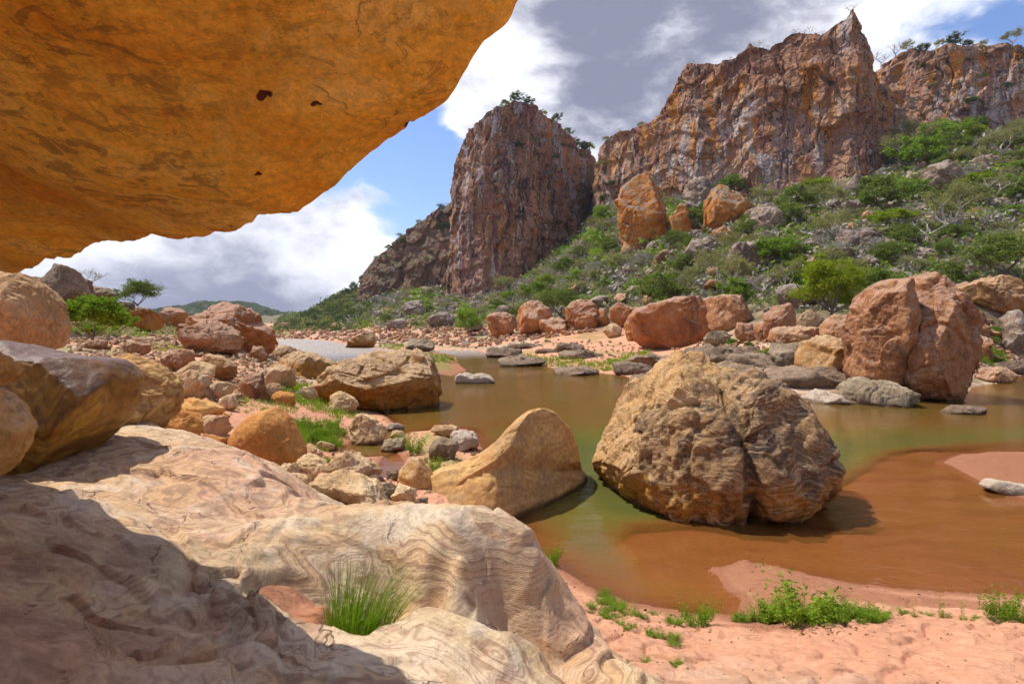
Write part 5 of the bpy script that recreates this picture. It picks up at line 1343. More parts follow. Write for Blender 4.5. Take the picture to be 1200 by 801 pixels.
stuff_rubble(2600, [(430, 380), (460, 345), (640, 320), (700, 320), (740, 260), (1050, 230), (1210, 150), (1210, 330), (1000, 360), (700, 378), (540, 378)], 1.0, 6.0, 5, 50, 330, M['hillrock'])
stuff_rubble(350, [(565, 402), (640, 398), (745, 404), (770, 432), (700, 434), (600, 422)], .6, 2.0, 6, 45, 120, M['darkslab'])

# grit and pebbles strewn over the near beach
stuff_rubble(110, [(700, 735), (860, 730), (1210, 728), (1210, 805), (880, 805), (760, 790)], .4, 1.6, 11, 4, 12, M['darkslab'])
stuff_rubble(90, [(700, 735), (860, 730), (1210, 728), (1210, 745), (880, 748), (760, 760)], .5, 2.4, 15, 4, 12, M['pink'])
stuff_rubble(120, [(640, 670), (700, 700), (800, 722), (780, 740), (700, 730), (660, 700)], .6, 2.6, 12, 4, 14, M['tan'])
stuff_rubble(50, [(850, 668), (930, 672), (1080, 696), (1200, 705), (1200, 722), (880, 722)], .5, 2.0, 13, 4, 14, M['darkslab'])
stuff_rubble(90, [(300, 470), (450, 490), (450, 505), (340, 500)], .5, 2.0, 14, 8, 40, M['tan'])
# ------------------------------------------------------------ plants
def leaves(r, C, n, s0, s1, flat=0.0, aspect=0.55):
    """n leaf quads at centres C"""
    n = len(C)
    d1 = r.normal(size=(n, 3)); d1[:, 2] *= (1 - flat); d1 /= np.linalg.norm(d1, axis=1)[:, None]
    d2 = np.cross(d1, r.normal(size=(n, 3))); d2 /= np.linalg.norm(d2, axis=1)[:, None] + 1e-9
    s = r.uniform(s0, s1, n)[:, None]
    a, b = d1 * s, d2 * s * aspect
    V = np.stack([C - a, C + b * .9 - a * .1, C + a, C - b * .9 - a * .1], 1).reshape(-1, 3)
    return V, np.arange(4 * n).reshape(-1, 4)

def tube(pts, rad, sides=6):
    pts = np.array(pts, float); n = len(pts)
    T = np.gradient(pts, axis=0); T /= np.linalg.norm(T, axis=1)[:, None] + 1e-9
    U = np.cross(T, [0.31, 0.95, 0.1]); U /= np.linalg.norm(U, axis=1)[:, None] + 1e-9
    W = np.cross(T, U)
    a = np.linspace(0, 2 * math.pi, sides, endpoint=False)
    V = (pts[:, None, :] + (U[:, None, :] * np.cos(a)[None, :, None] + W[:, None, :] * np.sin(a)[None, :, None]) * np.asarray(rad)[:, None, None]).reshape(-1, 3)
    Fc = [(i * sides + j, i * sides + (j + 1) % sides, (i + 1) * sides + (j + 1) % sides, (i + 1) * sides + j) for i in range(n - 1) for j in range(sides)]
    return V, np.array(Fc)

def join(parts):
    Vs, Fs, off = [], [], 0
    for V, Fc in parts:
        Vs.append(V); Fs.append(Fc + off); off += len(V)
    return np.concatenate(Vs), np.concatenate(Fs)

def branches(r, h, spread, nmain, trunk=0.35, thick=0.04, levels=2, lean=0.0):
    """a trunk that forks; returns tubes and twig tips"""
    parts, tips = [], []
    def grow(p, d, L, rad, lev):
        k = 5; pts = [p]; dd_ = d.copy()
        for _ in range(k):
            dd_ = dd_ + r.normal(size=3) * .16 + np.array([0, 0, .05]); dd_ /= np.linalg.norm(dd_)
            pts.append(pts[-1] + dd_ * L / k)
        parts.append(tube(pts, np.linspace(rad, rad * .5, k + 1), 5 if lev else 7))
        if lev >= levels: tips.append(pts[-1]); tips.append(pts[-2]); tips.append(pts[3]); return
        m = nmain if lev == 0 else 3
        for i in range(m):
            az_ = 2 * math.pi * (i + r.random() * .7) / m
            up_ = r.uniform(.35, .9)
            nd = np.array([math.cos(az_) * spread, math.sin(az_) * spread, up_]) * .8 + dd_ * .4
            nd /= np.linalg.norm(nd)
            grow(pts[-1 - (i % 2)], nd, L * r.uniform(.6, .95) if lev else h * r.uniform(.35, .5), rad * .58, lev + 1)
    grow(np.zeros(3), np.array([lean, 0, 1.0]), h * trunk, h * thick, 0)
    return parts, np.array(tips)

PROTO = {}
def make_plant(kind, name, cat, matl, h=3.0, w=3.0, trunk=.25, nleaf=2600, lsize=(.05, .11), seed=0, bark='bark', flat=.3, nmain=4, density=1.0, clump=.34, ground=0.1):
    r = np.random.default_rng(seed)
    parts, tips = branches(r, h * .8, w / h * 1.1, nmain, trunk, .022 if trunk < .3 else .03)
    tips = tips[tips[:, 2] > ground * h]
    sc_ = np.array([w / 2 / (np.percentile(np.abs(tips[:, 0]), 92) + .01), w / 2 / (np.percentile(np.abs(tips[:, 1]), 92) + .01), h * .9 / (tips[:, 2].max() + .01)])
    sc_ = np.clip(sc_, .5, 1.6)
    tips = tips * sc_
    parts = [(V * sc_, Fc) for V, Fc in parts]
    k = len(tips); m = nleaf // k
    C = []
    if kind.startswith('bush') or kind in ('tree_bright', 'tree_mid'):
        lo_ = .10 if kind.startswith('bush') else .30
        nd_ = 34 if kind.startswith('bush') else 46
        u = r.normal(size=(nd_, 3)); u /= np.linalg.norm(u, axis=1)[:, None]; u[:, 2] = np.abs(u[:, 2]) * 1.5 - .5
        rr_ = r.uniform(.45, 1.0, nd_)[:, None] ** .6
        tips = np.concatenate([tips[r.permutation(len(tips))[:26]], np.array([0, 0, h * (lo_ + .4)]) + u * rr_ * np.array([w * .43, w * .43, h * .42])])
        k = len(tips); m = nleaf // k; clump = clump * .8
    for t in tips:
        cr = clump * r.uniform(.5, 1.15) * min(w, h) * .5
        q = r.normal(size=(m, 3)) * np.array([1, 1, .6]) * cr * .62
        C.append(t + q)
    C = np.concatenate(C); C = C[C[:, 2] > 0.04 * h]
    V, Fc = leaves(r, C, len(C), *lsize, flat)
    crown = mesh_np(name + '_crown', V, Fc, LEAF[matl], False)
    tv, tf = join(parts)
    trunk_me = mesh_np(name + '_trunk', tv, tf, M[bark], True)
    PROTO[kind] = (name, cat, crown, trunk_me)

make_plant('bush_bright', 'bush', 'bush', 'bright', 2.6, 3.2, .12, 3800, (.06, .13), 1)
make_plant('bush_dense', 'bush', 'bush', 'bright', 2.3, 3.4, .05, 11000, (.05, .10), 21)
make_plant('bush_mid', 'bush', 'bush', 'mid', 2.6, 3.4, .12, 3800, (.06, .13), 2)
make_plant('bush_mid2', 'bush', 'bush', 'mid', 3.2, 3.0, .15, 3600, (.06, .14), 12)
make_plant('bush_olive', 'bush', 'bush', 'olive', 2.8, 3.4, .14, 2600, (.05, .11), 3, 'palebark')
make_plant('bush_olive2', 'bush', 'bush', 'olive', 2.2, 3.2, .10, 3000, (.05, .10), 13)
make_plant('bush_dark', 'bush', 'bush', 'dark', 3.2, 3.4, .12, 3600, (.06, .13), 4)
make_plant('bush_yellow', 'bush', 'bush', 'yellow', 2.4, 3.0, .12, 3000, (.06, .12), 5)
make_plant('bush_grey', 'bush', 'bush', 'grey', 2.6, 3.4, .12, 1700, (.03, .10), 6, 'palebark', clump=.4)
make_plant('tree_bright', 'tree', 'tree', 'yellow', 6.5, 6.0, .3, 9000, (.09, .17), 7, nmain=5, clump=.30)
make_plant('tree_olive', 'tree', 'tree', 'olive', 6.0, 5.5, .35, 3600, (.07, .14), 8, 'palebark', nmain=4, clump=.3)
make_plant('tree_flat', 'tree', 'tree', 'bright', 4.6, 6.0, .45, 5200, (.08, .15), 9, 'palebark', nmain=5, clump=.26, flat=.6)
make_plant('tree_mid', 'tree', 'tree', 'mid', 5.5, 5.5, .25, 7000, (.08, .16), 10, nmain=5)
make_plant('tree_bare', 'tree', 'tree', 'grey', 5.0, 5.0, .3, 500, (.04, .12), 11, 'palebark', nmain=4)

def plant(kind, loc, s, label, group=None, rz=None, sz=1.0):
    name, cat, crown, tr = PROTO[kind]
    r = random.Random(int(loc[0] * 91 + loc[1] * 17))
    o = bpy.data.objects.new(name, None); col.objects.link(o); o.empty_display_size = .2
    o.location = tuple(loc); o.scale = (s, s, s * sz); o.rotation_euler = (0, 0, r.uniform(0, 6.28) if rz is None else rz)
    tag(o, label, cat, group)
    c = bpy.data.objects.new('crown', crown); col.objects.link(c); c.parent = o
    t = bpy.data.objects.new('trunk' if cat == 'tree' else 'stem', tr); col.objects.link(t); t.parent = o
    return o

def plant_px(kind, px, by, wpx, label, group=None, d=None, sz=1.0, dmin=8):
    """a plant whose foot stands at a photo pixel and whose crown is wpx wide there"""
    h = fhit(px, by, dmin) if d is None else at(px, by, d)
    if h is None: return
    base_w = {'tree_bright': 6.0, 'tree_olive': 5.5, 'tree_flat': 6.0, 'tree_mid': 5.5, 'tree_bare': 5.0}.get(kind, 3.3)
    return plant(kind, h - np.array([0, 0, .05]), wpx / F * h[1] / base_w, label, group, sz=sz)

for kind, px, by, w, lb, sz in [
    ('tree_bright', 974, 380, 80, 'round crowned bright yellow green tree with a dark trunk left of the tall split boulder', .88),
    ('tree_mid', 1020, 366, 56, 'dark green tree tucked between the bright tree and the tall split boulder', .9),
    ('tree_flat', 873, 228, 40, 'flat topped green tree on a pale trunk at the foot of the great cliff', 1.0),
    ('bush_bright', 812, 212, 22, 'small bright bush against the base of the great cliff', 1.0),
    ('bush_mid2', 776, 362, 62, 'dense round grey green bush above the wedge shaped red boulder', .75),
    ('tree_mid', 655, 378, 52, 'green tree growing out of the red cluster of rocks', .8),
    ('bush_bright', 628, 352, 34, 'fresh green bush at the foot of the butte', .9),
    ('bush_bright', 551, 393, 36, 'vivid green bush standing on the far bank below the butte', 1.2),
    ('tree_olive', 845, 352, 60, 'pale limbed open tree above the broad pale boulder', 1.0),
    ('bush_bright', 862, 355, 38, 'bright green bush right of the pale limbed tree', 1.1),
    ('tree_olive', 868, 312, 50, 'yellowish feathery tree below the overhanging orange boulder', .8),
    ('tree_bare', 893, 350, 46, 'leafless grey tree on the slope left of the bright tree', .8),
    ('bush_mid', 1110, 338, 44, 'rounded green bush behind the top of the tall split boulder', 1.0),
    ('bush_bright', 1030, 342, 40, 'fresh green bush above the tall split boulder', .9),
    ('tree_mid', 1180, 332, 74, 'large soft green tree by the right edge above the slanted boulder', .8),
    ('bush_bright', 1075, 200, 60, 'bright leafy thicket at the right end of the great cliff', .9),
    ('bush_bright', 1105, 175, 50, 'bright bush high under the long brown cliff', .9),
    ('tree_olive', 1130, 275, 66, 'broad olive tree below the upright pale boulder', .9),
    ('tree_bare', 1085, 285, 52, 'bare grey tree in the middle of the right slope', .8),
    ('bush_bright', 705, 262, 24, 'dark gully bush between the butte and the great cliff', 1.2),
    ('bush_yellow', 915, 388, 22, 'small yellow green shrub in front of the upright pink boulder', 1.2)]:
    plant_px(kind, px, by, w, lb, sz=sz); placed.append((px, by, w * .5))
# left bank plants
plant_px('bush_dense', 108, 396, 84, 'bright green bush leaning over the left bank rubble', d=20, sz=1.0)
plant_px('bush_dense', 140, 388, 34, 'smaller bright green bush at the right side of the leaning one', d=22, sz=1.0)
plant_px('tree_mid', 163, 366, 44, 'dark green tree on the skyline at the back of the left bank', d=75, sz=.85)
plant_px('tree_bare', 98, 342, 36, 'bare grey tree behind the skyline rocks', d=58, sz=.9)
plant_px('bush_mid', 82, 330, 22, 'green shrub on the dark skyline rocks', d=50, sz=.7)

# trees along the cliff rims and on the ridge line (set on the cliffs further down)
RIMS = []
for px, py, d, w, kd in [(730, 148, 215, 9, 'tree_bare'), (752, 146, 212, 10, 'bush_olive'), (700, 174, 228, 9, 'tree_bare'), (686, 170, 262, 12, 'bush_dark'), (690, 182, 262, 16, 'bush_mid'), (812, 72, 192, 10, 'tree_bare'), (856, 66, 184, 8, 'tree_bare'),
                         (888, 56, 178, 14, 'tree_bare'), (900, 56, 176, 12, 'tree_bare'), (936, 38, 170, 12, 'tree_bare'), (952, 42, 168, 14, 'tree_bare'), (963, 36, 168, 12, 'tree_bare'), (1000, 9, 158, 13, 'tree_bare'), (1035, 76, 225, 22, 'tree_bare'), (1052, 62, 222, 20, 'tree_bare'),
                         (1066, 60, 222, 16, 'bush_olive'), (1085, 60, 214, 14, 'bush_dark'), (1105, 54, 212, 14, 'bush_olive'), (1122, 54, 210, 18, 'bush_dark'), (1138, 54, 208, 12, 'bush_dark'), (1155, 56, 206, 12, 'bush_olive'), (1190, 58, 204, 20, 'tree_olive'),
                         (592, 122, 236, 13, 'bush_mid'), (604, 122, 236, 15, 'bush_dark'), (620, 125, 237, 13, 'bush_dark'), (637, 133, 240, 11, 'bush_olive'), (652, 140, 243, 12, 'bush_dark'), (665, 150, 246, 12, 'bush_mid'), (678, 160, 250, 14, 'bush_dark'),
                         (521, 230, 288, 10, 'tree_bare'), (517, 233, 290, 8, 'bush_dark'), (490, 254, 300, 8, 'bush_olive'), (468, 270, 312, 8, 'bush_olive'), (455, 283, 318, 8, 'bush_mid'), (440, 296, 322, 7, 'bush_olive')]:
    RIMS.append((px, py, w, kd))

def scatter_plants(n, region, wpx, kinds, label, group, seed, dmin=40, dmax=600, gap=.34):
    r = random.Random(seed); poly = np.array(region, float); x0, y0 = poly.min(0); x1, y1 = poly.max(0); cnt = 0
    for _ in range(n * 12):
        if cnt >= n: break
        px, py = r.uniform(x0, x1), r.uniform(y0, y1)
        if sdist(np.array([[px, py]]), poly)[0] <= 0: continue
        w = r.uniform(*wpx)
        if any((px - a) ** 2 + ((py - b) * 1.5) ** 2 < (gap * (w + c)) ** 2 for a, b, c in placed): continue
        h = fhit(px, py, dmin, dmax)
        if h is None or h[2] < .3: continue
        kd = r.choice(kinds); placed.append((px, py, w)); cnt += 1
        base_w = 3.3 if kd.startswith('bush') else 5.5
        plant(kd, h - np.array([0, 0, .1]), w / F * h[1] / base_w, label, group, sz=r.uniform(.65, 1.05))
MIX = ['bush_mid', 'bush_olive', 'bush_olive2', 'bush_mid2', 'bush_bright', 'bush_grey', 'bush_olive', 'tree_olive', 'bush_grey', 'tree_olive', 'bush_mid', 'bush_yellow', 'tree_bare', 'tree_bare', 'tree_mid']
scatter_plants(118, [(700, 368), (735, 310), (790, 300), (800, 225), (900, 225), (1000, 228), (1050, 200), (1060, 150), (1215, 140), (1215, 330), (1110, 340), (1010, 355), (940, 365), (850, 345), (760, 350)], (22, 48), MIX,
               'bush or small tree in the scrub on the right hillside', 'scrub plants on the right hillside', 1, gap=.22)
scatter_plants(36, [(1040, 190), (1060, 140), (1215, 130), (1215, 230), (1100, 235)], (18, 38), ['bush_bright', 'bush_mid', 'bush_bright', 'bush_mid2', 'bush_olive'], 'green bush high on the right hillside under the cliffs', 'green bushes high under the cliffs', 2, gap=.22)
scatter_plants(50, [(560, 375), (575, 348), (640, 325), (690, 290), (705, 245), (735, 300), (700, 370), (620, 375)], (14, 30), MIX, 'bush in the scrub between the butte and the orange tower', 'scrub between the butte and the tower', 3, gap=.24)
scatter_plants(42, [(400, 384), (420, 356), (520, 344), (570, 350), (560, 380), (470, 386)], (7, 18), MIX + ['bush_bright', 'bush_mid'], 'bush on the slope left of the butte', 'bushes on the slope left of the butte', 4, gap=.26)
scatter_plants(26, [(330, 386), (350, 372), (400, 346), (425, 330), (440, 352), (410, 386)], (5, 13), ['bush_mid', 'bush_dark', 'bush_olive', 'bush_mid2', 'bush_olive2'], 'small tree in the woods of the distant left end slope', 'trees on the distant slope', 5, gap=.24)
scatter_plants(16, [(805, 392), (880, 385), (1000, 380), (1000, 432), (900, 428)], (9, 18), ['bush_bright', 'bush_yellow', 'bush_mid'], 'small leafy shrub between the blocks of the right bank', 'shrubs between the right bank blocks', 6, dmin=25, gap=.3)
scatter_plants(8, [(1110, 372), (1205, 340), (1205, 430), (1150, 430)], (10, 22), ['bush_bright', 'bush_yellow', 'bush_mid'], 'small leafy shrub between the blocks by the right edge', 'shrubs between the blocks by the right edge', 7, dmin=25, gap=.3)

# undergrowth: leaf clumps nobody could count
def undergrowth(n, region, s0, s1, mats, seed, dmin, dmax, per=16):
    r = np.random.default_rng(seed); poly = np.array(region, float); x0, y0 = poly.min(0); x1, y1 = poly.max(0)
    P = r.uniform([x0, y0], [x1, y1], (n * 3, 2)); P = P[sdist(P, poly) > 0][:n]
    Cs = [[] for _ in mats]; Ss = [[] for _ in mats]
    dg = np.exp(np.linspace(math.log(dmin), math.log(dmax), 150))
    patch = fbm(np.stack([P[:, 0] / 30, P[:, 1] / 15, P[:, 0] * 0], 1), 2)
    for (px, py), pt in zip(P, patch):
        h = _fast(px, py, dg)
        if h is None: continue
        s = r.uniform(s0, s1) / F * h[1]
        k = int(np.clip((pt * 1.2 + .5) * len(mats) + r.normal() * .8, 0, len(mats) - 1))
        q = r.normal(size=(per, 3)) * np.array([1, 1, .55]) * s * .5; q[:, 2] = np.abs(q[:, 2])
        Cs[k].append(h + q); Ss[k].append(np.full(per, s))
    allV, allF, midx, off = [], [], [], 0
    for k in range(len(mats)):
        if not Cs[k]: continue
        C = np.concatenate(Cs[k]); S = np.concatenate(Ss[k])
        V, Fc = leaves(r, C, len(C), .16, .30, .2)
        V = V.reshape(-1, 4, 3); V = C[:, None, :] + (V - C[:, None, :]) * S[:, None, None]
        allV.append(V.reshape(-1, 3)); allF.append(Fc + off); off += 4 * len(C); midx.append(np.full(len(C), k, dtype=np.int32))
    me = mesh_np('undergrowth', np.concatenate(allV), np.concatenate(allF), None, False)
    for mm in mats: me.materials.append(LEAF[mm])
    me.polygons.foreach_set('material_index', np.concatenate(midx))
    return tag(link('undergrowth', me), kind='stuff')
UG = ['grey', 'olive', 'mid', 'grey', 'olive', 'bright']
undergrowth(4300, [(690, 372), (700, 250), (800, 222), (900, 222), (1000, 225), (1040, 195), (1055, 148), (1215, 135), (1215, 335), (1110, 345), (1010, 362), (940, 368), (850, 350), (760, 360)], 7, 16, UG, 1, 45, 260)
undergrowth(3600, [(400, 386), (418, 350), (450, 342), (540, 336), (600, 335), (640, 305), (680, 258), (698, 215), (712, 225), (725, 260), (720, 300), (700, 372), (560, 384)], 3, 9, UG, 2, 60, 420)
undergrowth(4200, [(318, 388), (330, 372), (400, 332), (425, 318), (455, 345), (420, 388)], 2.5, 6.5, ['dark', 'far', 'mid', 'olive', 'far'], 3, 120, 900)
undergrowth(700, [(60, 392), (110, 372), (165, 362), (215, 378), (300, 382), (335, 386), (335, 393), (230, 392), (160, 396)], 3, 8, ['olive', 'mid', 'olive', 'bright'], 6, 40, 700)
undergrowth(400, [(45, 350), (60, 318), (90, 322), (160, 350), (160, 372), (70, 372)], 5, 12, ['mid', 'olive', 'bright'], 4, 30, 120)

# scrub on the ledges of the butte and cliffs (on the real cliff meshes, found by ray)
bpy.context.view_layer.update()
dg_ = bpy.context.evaluated_depsgraph_get()
cl = [o for o in col.objects if o.name.startswith('cliff')]
def on_cliff(px, py):
    best = None; dr = Vector(((px - CX) / F, 1, (HY - py) / F)).normalized()
    for o in cl:
        ok_, loc, nrm_, _ = o.ray_cast(Vector((0, 0, CZ)), dr)
        if ok_ and (best is None or loc.length < best[0].length): best = (loc.copy(), nrm_.copy())
    return best
for px, py, w, kd in RIMS:
    for yy_ in range(-22, 60, 2):
        b_ = on_cliff(px, py + yy_)
        if b_:
            bw = 3.3 if kd.startswith('bush') else 5.2
            plant(kd, np.array(b_[0]) + (0, 1.5, -.3), w / F * b_[0].y / bw, 'small tree or shrub on the rim of a cliff against the sky', 'shrubs and small trees along the cliff rims')
            break
rc_ = random.Random(5); cntc = 0
for _ in range(1500):
    if cntc >= 26: break
    reg = rc_.choice([(560, 700, 122, 190), (560, 700, 122, 260), (420, 530, 230, 350), (1060, 1200, 60, 150), (690, 760, 150, 240), (690, 712, 150, 250)])
    px, py = rc_.uniform(reg[0], reg[1]), rc_.uniform(reg[2], reg[3])
    b_ = on_cliff(px, py)
    if b_ and b_[1].z > 0.42:
        w = rc_.uniform(7, 15)
        kd = rc_.choice(['bush_dark', 'bush_olive', 'bush_mid', 'bush_olive2'])
        plant(kd, np.array(b_[0]) - (0, 0, .2), w / F * b_[0].y / 3.3, 'dark bush clinging to a ledge of the cliffs', 'bushes on the cliff ledges', sz=.8); cntc += 1

# ------------------------------------------------------------ grass and weeds
def blades(r, n, rad, h0, h1, wid, lean=.5, seg=4, bias=(0, 0), leafy=0):
    Vs, Fs, off = [], [], 0
    for _ in range(n):
        a = r.uniform(0, 2 * math.pi); rr_ = rad * math.sqrt(r.uniform(0, 1)); b0 = np.array([math.cos(a) * rr_, math.sin(a) * rr_, 0])
        dirn = np.array([math.cos(a) * r.uniform(.1, lean) + bias[0] * r.uniform(.3, 1), math.sin(a) * r.uniform(.1, lean) + bias[1] * r.uniform(.3, 1), 0])
        H = r.uniform(h0, h1); t = np.linspace(0, 1, seg + 1)[:, None]
        pts = b0 + dirn * H * t ** 1.9 + np.array([0, 0, 1]) * H * (t - .28 * np.linalg.norm(dirn) * t ** 2.4)
        side = np.array([-dirn[1], dirn[0], 0]) + r.normal(size=3) * .2; side /= np.linalg.norm(side) + 1e-9
        wd = wid * r.uniform(.6, 1.2) * (1 - t ** 1.6 * .92)
        V = np.stack([pts - side * wd, pts + side * wd], 1).reshape(-1, 3)
        Vs.append(V); Fs.append(np.array([(2 * i, 2 * i + 1, 2 * i + 3, 2 * i + 2) for i in range(seg)]) + off); off += len(V)
        if leafy:
            C = pts[1:][r.integers(0, seg, leafy)] + r.normal(size=(leafy, 3)) * np.array([.025, .025, .03])
            V, Fc = leaves(r, C, leafy, .010, .028, .2, .4)
            Vs.append(V); Fs.append(Fc + off); off += len(V)
    return np.concatenate(Vs), np.concatenate(Fs)

WEED = {}
for k in range(4):
    r = np.random.default_rng(70 + k)
    V, Fc = blades(r, 46, .16, .16, .42, .004, .55, 4, leafy=26)
    WEED[k] = mesh_np('weed', V, Fc, LEAF['bright'] if k % 2 else LEAF['grass'], False)
for k in range(4, 6):
    r = np.random.default_rng(70 + k)
    V, Fc = blades(r, 9, .05, .3, .55, .004, .25, 5, leafy=16)
    WEED[k] = mesh_np('weed', V, Fc, LEAF['yellow'], False)
GR_ = {}
for k in range(3):
    r = np.random.default_rng(90 + k)
    V, Fc = blades(r, 110, .22, .12, .34, .006, .5, 3)
    GR_[k] = mesh_np('grass_tuft', V, Fc, LEAF['grass'], False)

def weed(px, py, wpx, label, group=None, k=None, meshes=WEED, name='weed', cat='weed', sz=1.0, z=None):
    h = fhit(px, py, 3, 200) if z is None else atz(px, py, z)
    if h is None: return
    r = random.Random(int(px * 7 + py)); kk = r.randrange(min(4, len(meshes))) if k is None else k
    o = bpy.data.objects.new(name, meshes[kk]); col.objects.link(o)
    s = wpx / F * h[1] / .5
    o.location = tuple(h - np.array([0, 0, .01])); o.scale = (s, s, s * sz); o.rotation_euler = (0, 0, r.uniform(0, 6.28))
    return tag(o, label, cat, group)

def tr(h):
    return h
for px, py, w, lb, sz in [
    (942, 730, 84, 'largest bushy green weed in the middle of the beach edge', .75), (905, 727, 40, 'leafy weed at the left side of the largest one', .9), (975, 727, 40, 'leafy weed at the right side of the largest one', .8),
    (816, 733, 46, 'round green weed left of the row on the beach edge', .8), (1172, 727, 46, 'pale green leafy weed by the right edge of the beach', 1.0), (645, 662, 30, 'narrow green weed on the beach corner beside the sandstone ridge', 1.0),
    (1002, 724, 34, 'low weed toward the right of the row', .8), (790, 730, 26, 'low sprawling weed left of the round one', .5), (1195, 728, 26, 'thin weed cut off by the right edge', 1.2)]:
    weed(px, py, w, lb, sz=sz)
for px, py, w, lb in [(1102, 722, 24, 'tall thin yellow weed stalks near the right of the beach'), (1128, 722, 16, 'short thin yellow stalks beside the tall ones'), (1072, 722, 16, 'thin weed stalks in the wet mud'), (745, 722, 18, 'thin stalk on the left end of the beach edge')]:
    weed(px, py, w, lb, k=4, sz=1.3)
rw = random.Random(3)
for _ in range(44):
    weed(rw.uniform(862, 1035), rw.uniform(720, 729), rw.uniform(14, 30), 'little weed filling the row along the beach edge', 'little weeds in the beach row', sz=.7)
for _ in range(34):
    px = rw.uniform(690, 800); weed(px, 690 + (px - 690) * .33 + rw.uniform(2, 34), rw.uniform(8, 20), 'sparse creeping weed on the sand beside the ridge', 'creeping weeds on the near sand', sz=.65)
for _ in range(10):
    weed(rw.uniform(1040, 1200), rw.uniform(718, 728), rw.uniform(7, 16), 'small weed near the right end of the beach edge', 'small weeds at the right beach edge', sz=.6)
for px, py, w in [(792, 779, 20), (758, 775, 16)]:
    weed(px, py, w, 'tiny sprig on the bare sand beside the shelf', 'tiny sprigs beside the shelf', sz=.6)
for px, py, w, lb in [(485, 532, 28, 'green reed tuft on the spit beside the pools'), (470, 524, 22, 'smaller reed tuft on the spit'), (510, 552, 22, 'grass tuft between the cream boulder and the slab boulder')]:
    weed(px, py, w, lb, k=1, sz=1.1)
for _ in range(40):
    weed(rw.uniform(345, 402), rw.uniform(500, 528), rw.uniform(12, 22), 'leafy green weed in the patch beside the large orange boulder', 'weeds beside the large orange boulder', sz=.9)
for _ in range(16):
    weed(rw.uniform(335, 380), rw.uniform(575, 606), rw.uniform(8, 18), 'weed growing between the stones behind the shelf', 'weeds between the stones behind the shelf', sz=.8)
for _ in range(10):
    weed(rw.uniform(355, 400), rw.uniform(540, 560), rw.uniform(8, 16), 'weed between the tan boulders', 'weeds between the tan boulders', sz=.8)
# grass patches
def grass_stuff(n, region, s0, s1, seed, dmin, dmax, mat='grass', per=14):
    r = np.random.default_rng(seed); poly = np.array(region, float); x0, y0 = poly.min(0); x1, y1 = poly.max(0)
    P = r.uniform([x0, y0], [x1, y1], (n * 3, 2)); P = P[sdist(P, poly) > 0][:n]
    Vs, Fs, off = [], [], 0
    dg = np.exp(np.linspace(math.log(dmin), math.log(dmax), 120))
    for px, py in P:
        h = _fast(px, py, dg)
        if h is None: continue
        s = r.uniform(s0, s1) / F * h[1]
        V, Fc = blades(r, per, s * .6, s * .5, s, s * .045, .5, 2)
        Vs.append(V + h); Fs.append(Fc + off); off += len(V)
    if Vs: tag(link('grass', mesh_np('grass', np.concatenate(Vs), np.concatenate(Fs), LEAF[mat], False)), kind='stuff')
grass_stuff(150, [(335, 455), (372, 450), (385, 475), (430, 488), (400, 492), (355, 480)], 5, 10, 1, 12, 40)
grass_stuff(220, [(275, 465), (345, 470), (350, 484), (300, 488), (275, 480)], 3, 6, 2, 12, 40, 'drygrass')
grass_stuff(60, [(343, 504), (372, 497), (405, 500), (392, 516), (380, 530), (362, 522)], 4, 9, 3, 8, 30)
grass_stuff(150, [(495, 414), (533, 417), (540, 427), (510, 424)], 2, 4, 4, 40, 120)
grass_stuff(120, [(445, 404), (475, 404), (472, 410), (445, 410)], 2, 3.5, 5, 60, 160)
grass_stuff(420, [(585, 414), (700, 424), (760, 410), (775, 425), (740, 438), (650, 431)], 3, 7, 6, 35, 120)
grass_stuff(120, [(330, 448), (352, 452), (350, 460), (325, 460)], 4, 7, 7, 15, 60)
grass_stuff(90, [(1145, 420), (1165, 405), (1180, 425), (1160, 432)], 4, 8, 8, 25, 60)
grass_stuff(100, [(175, 404), (222, 404), (215, 412), (180, 412)], 3, 5, 9, 20, 90, 'drygrass')

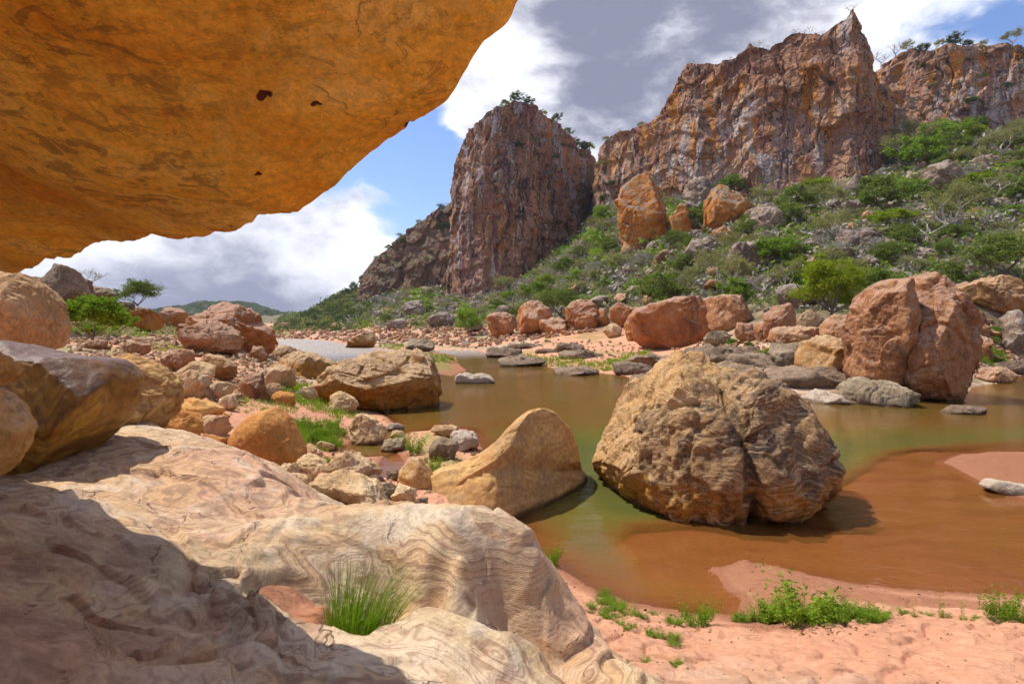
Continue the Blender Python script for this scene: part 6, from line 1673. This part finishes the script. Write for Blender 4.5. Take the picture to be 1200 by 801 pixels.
# long grass tuft in the hollow of the shelf
r = np.random.default_rng(200)
V, Fc = blades(r, 700, .22, .28, .72, .0038, .4, 7, bias=(.42, -.05))
V2, F2 = blades(r, 120, .12, .1, .45, .003, .9, 6, bias=(-.05, -.1))
Vg, Fg = join([(V, Fc), (V2, F2)])
o = link('grass_tuft', mesh_np('grass_tuft', Vg, Fg, LEAF['grass'], False))
gp = atz(420, 762, 1.68); o.location = (gp[0], gp[1], float(slab_z(np.array([gp[0]]), np.array([gp[1]]))[0]) - .03)
tag(o, 'long bladed green grass tuft growing in the hollow of the sandstone shelf', 'grass tuft')
V, Fc = blades(r, 40, .10, .3, .7, .002, .3, 7, bias=(.8, .15))
o = link('dry_stalks', mesh_np('dry_stalks', V, Fc, LEAF['drygrass'], False)); o.location = (gp[0] + .12, gp[1] + .1, gp[2])
tag(o, 'thin dry stalks arching to the right out of the long grass', 'grass stalks')

# driftwood
def stick(pts, rad, label, twigs=()):
    parts = [tube([p for p in pts], np.linspace(rad, rad * .45, len(pts)), 8)]
    for tw in twigs: parts.append(tube(tw, np.linspace(rad * .45, rad * .15, len(tw)), 6))
    V, Fc = join(parts); b0 = np.array(pts[0])
    tag(link('driftwood', mesh_np('driftwood', V - b0, Fc, M['palebark'] if 'pale' in label else M['bark'], True), tuple(b0)), label, 'driftwood')
h1 = fhit(252, 474, 8); h2 = fhit(276, 474, 8)
if h1 is not None and h2 is not None:
    a_, b_ = h1 + (0, 0, .12), h2 + (0, 0, .12)
    stick([a_ + (-.25, 0, .45), a_ + (-.1, 0, .2), a_, (a_ + b_) / 2 + (0, 0, .03), b_, b_ + (.35, 0, -.05)], .06, 'dark forked driftwood lying in the left rubble',
          [[a_, a_ + (-.05, 0, .25), a_ + (.1, 0, .5)], [b_, b_ + (.1, .1, .15), b_ + (.2, .1, .3)]])
h1 = fhit(378, 596, 6)
if h1 is not None:
    stick([h1 + (-.15, -.15, .22), h1 + (0, -.15, .3), h1 + (.2, -.1, .42)], .014, 'brown stick caught between stones behind the shelf')
    stick([h1 + (-.12, -.3, .45), h1 + (-.06, -.28, .35), h1 + (.0, -.25, .25)], .012, 'pale bleached stick beside the brown one')

# ------------------------------------------------------------ haze
HAZE = 0.00010
if HAZE:
    hv, g, out = new_mat('haze')
    g.l.new(g.node('ShaderNodeVolumePrincipled', Color=(0.80, 0.86, 1.0), Density=HAZE, Anisotropy=0.0).outputs[0], out.inputs['Volume'])
    c8 = np.array([(x, y, z) for z in (-2.6, 260) for y in (-3150, 3150) for x in (-3150, 3150)], float)
    f6 = np.array([(0, 2, 3, 1), (4, 5, 7, 6), (0, 1, 5, 4), (2, 6, 7, 3), (0, 4, 6, 2), (1, 3, 7, 5)])
    tag(link('haze', mesh_np('haze', c8, f6, hv, False)), kind='stuff')
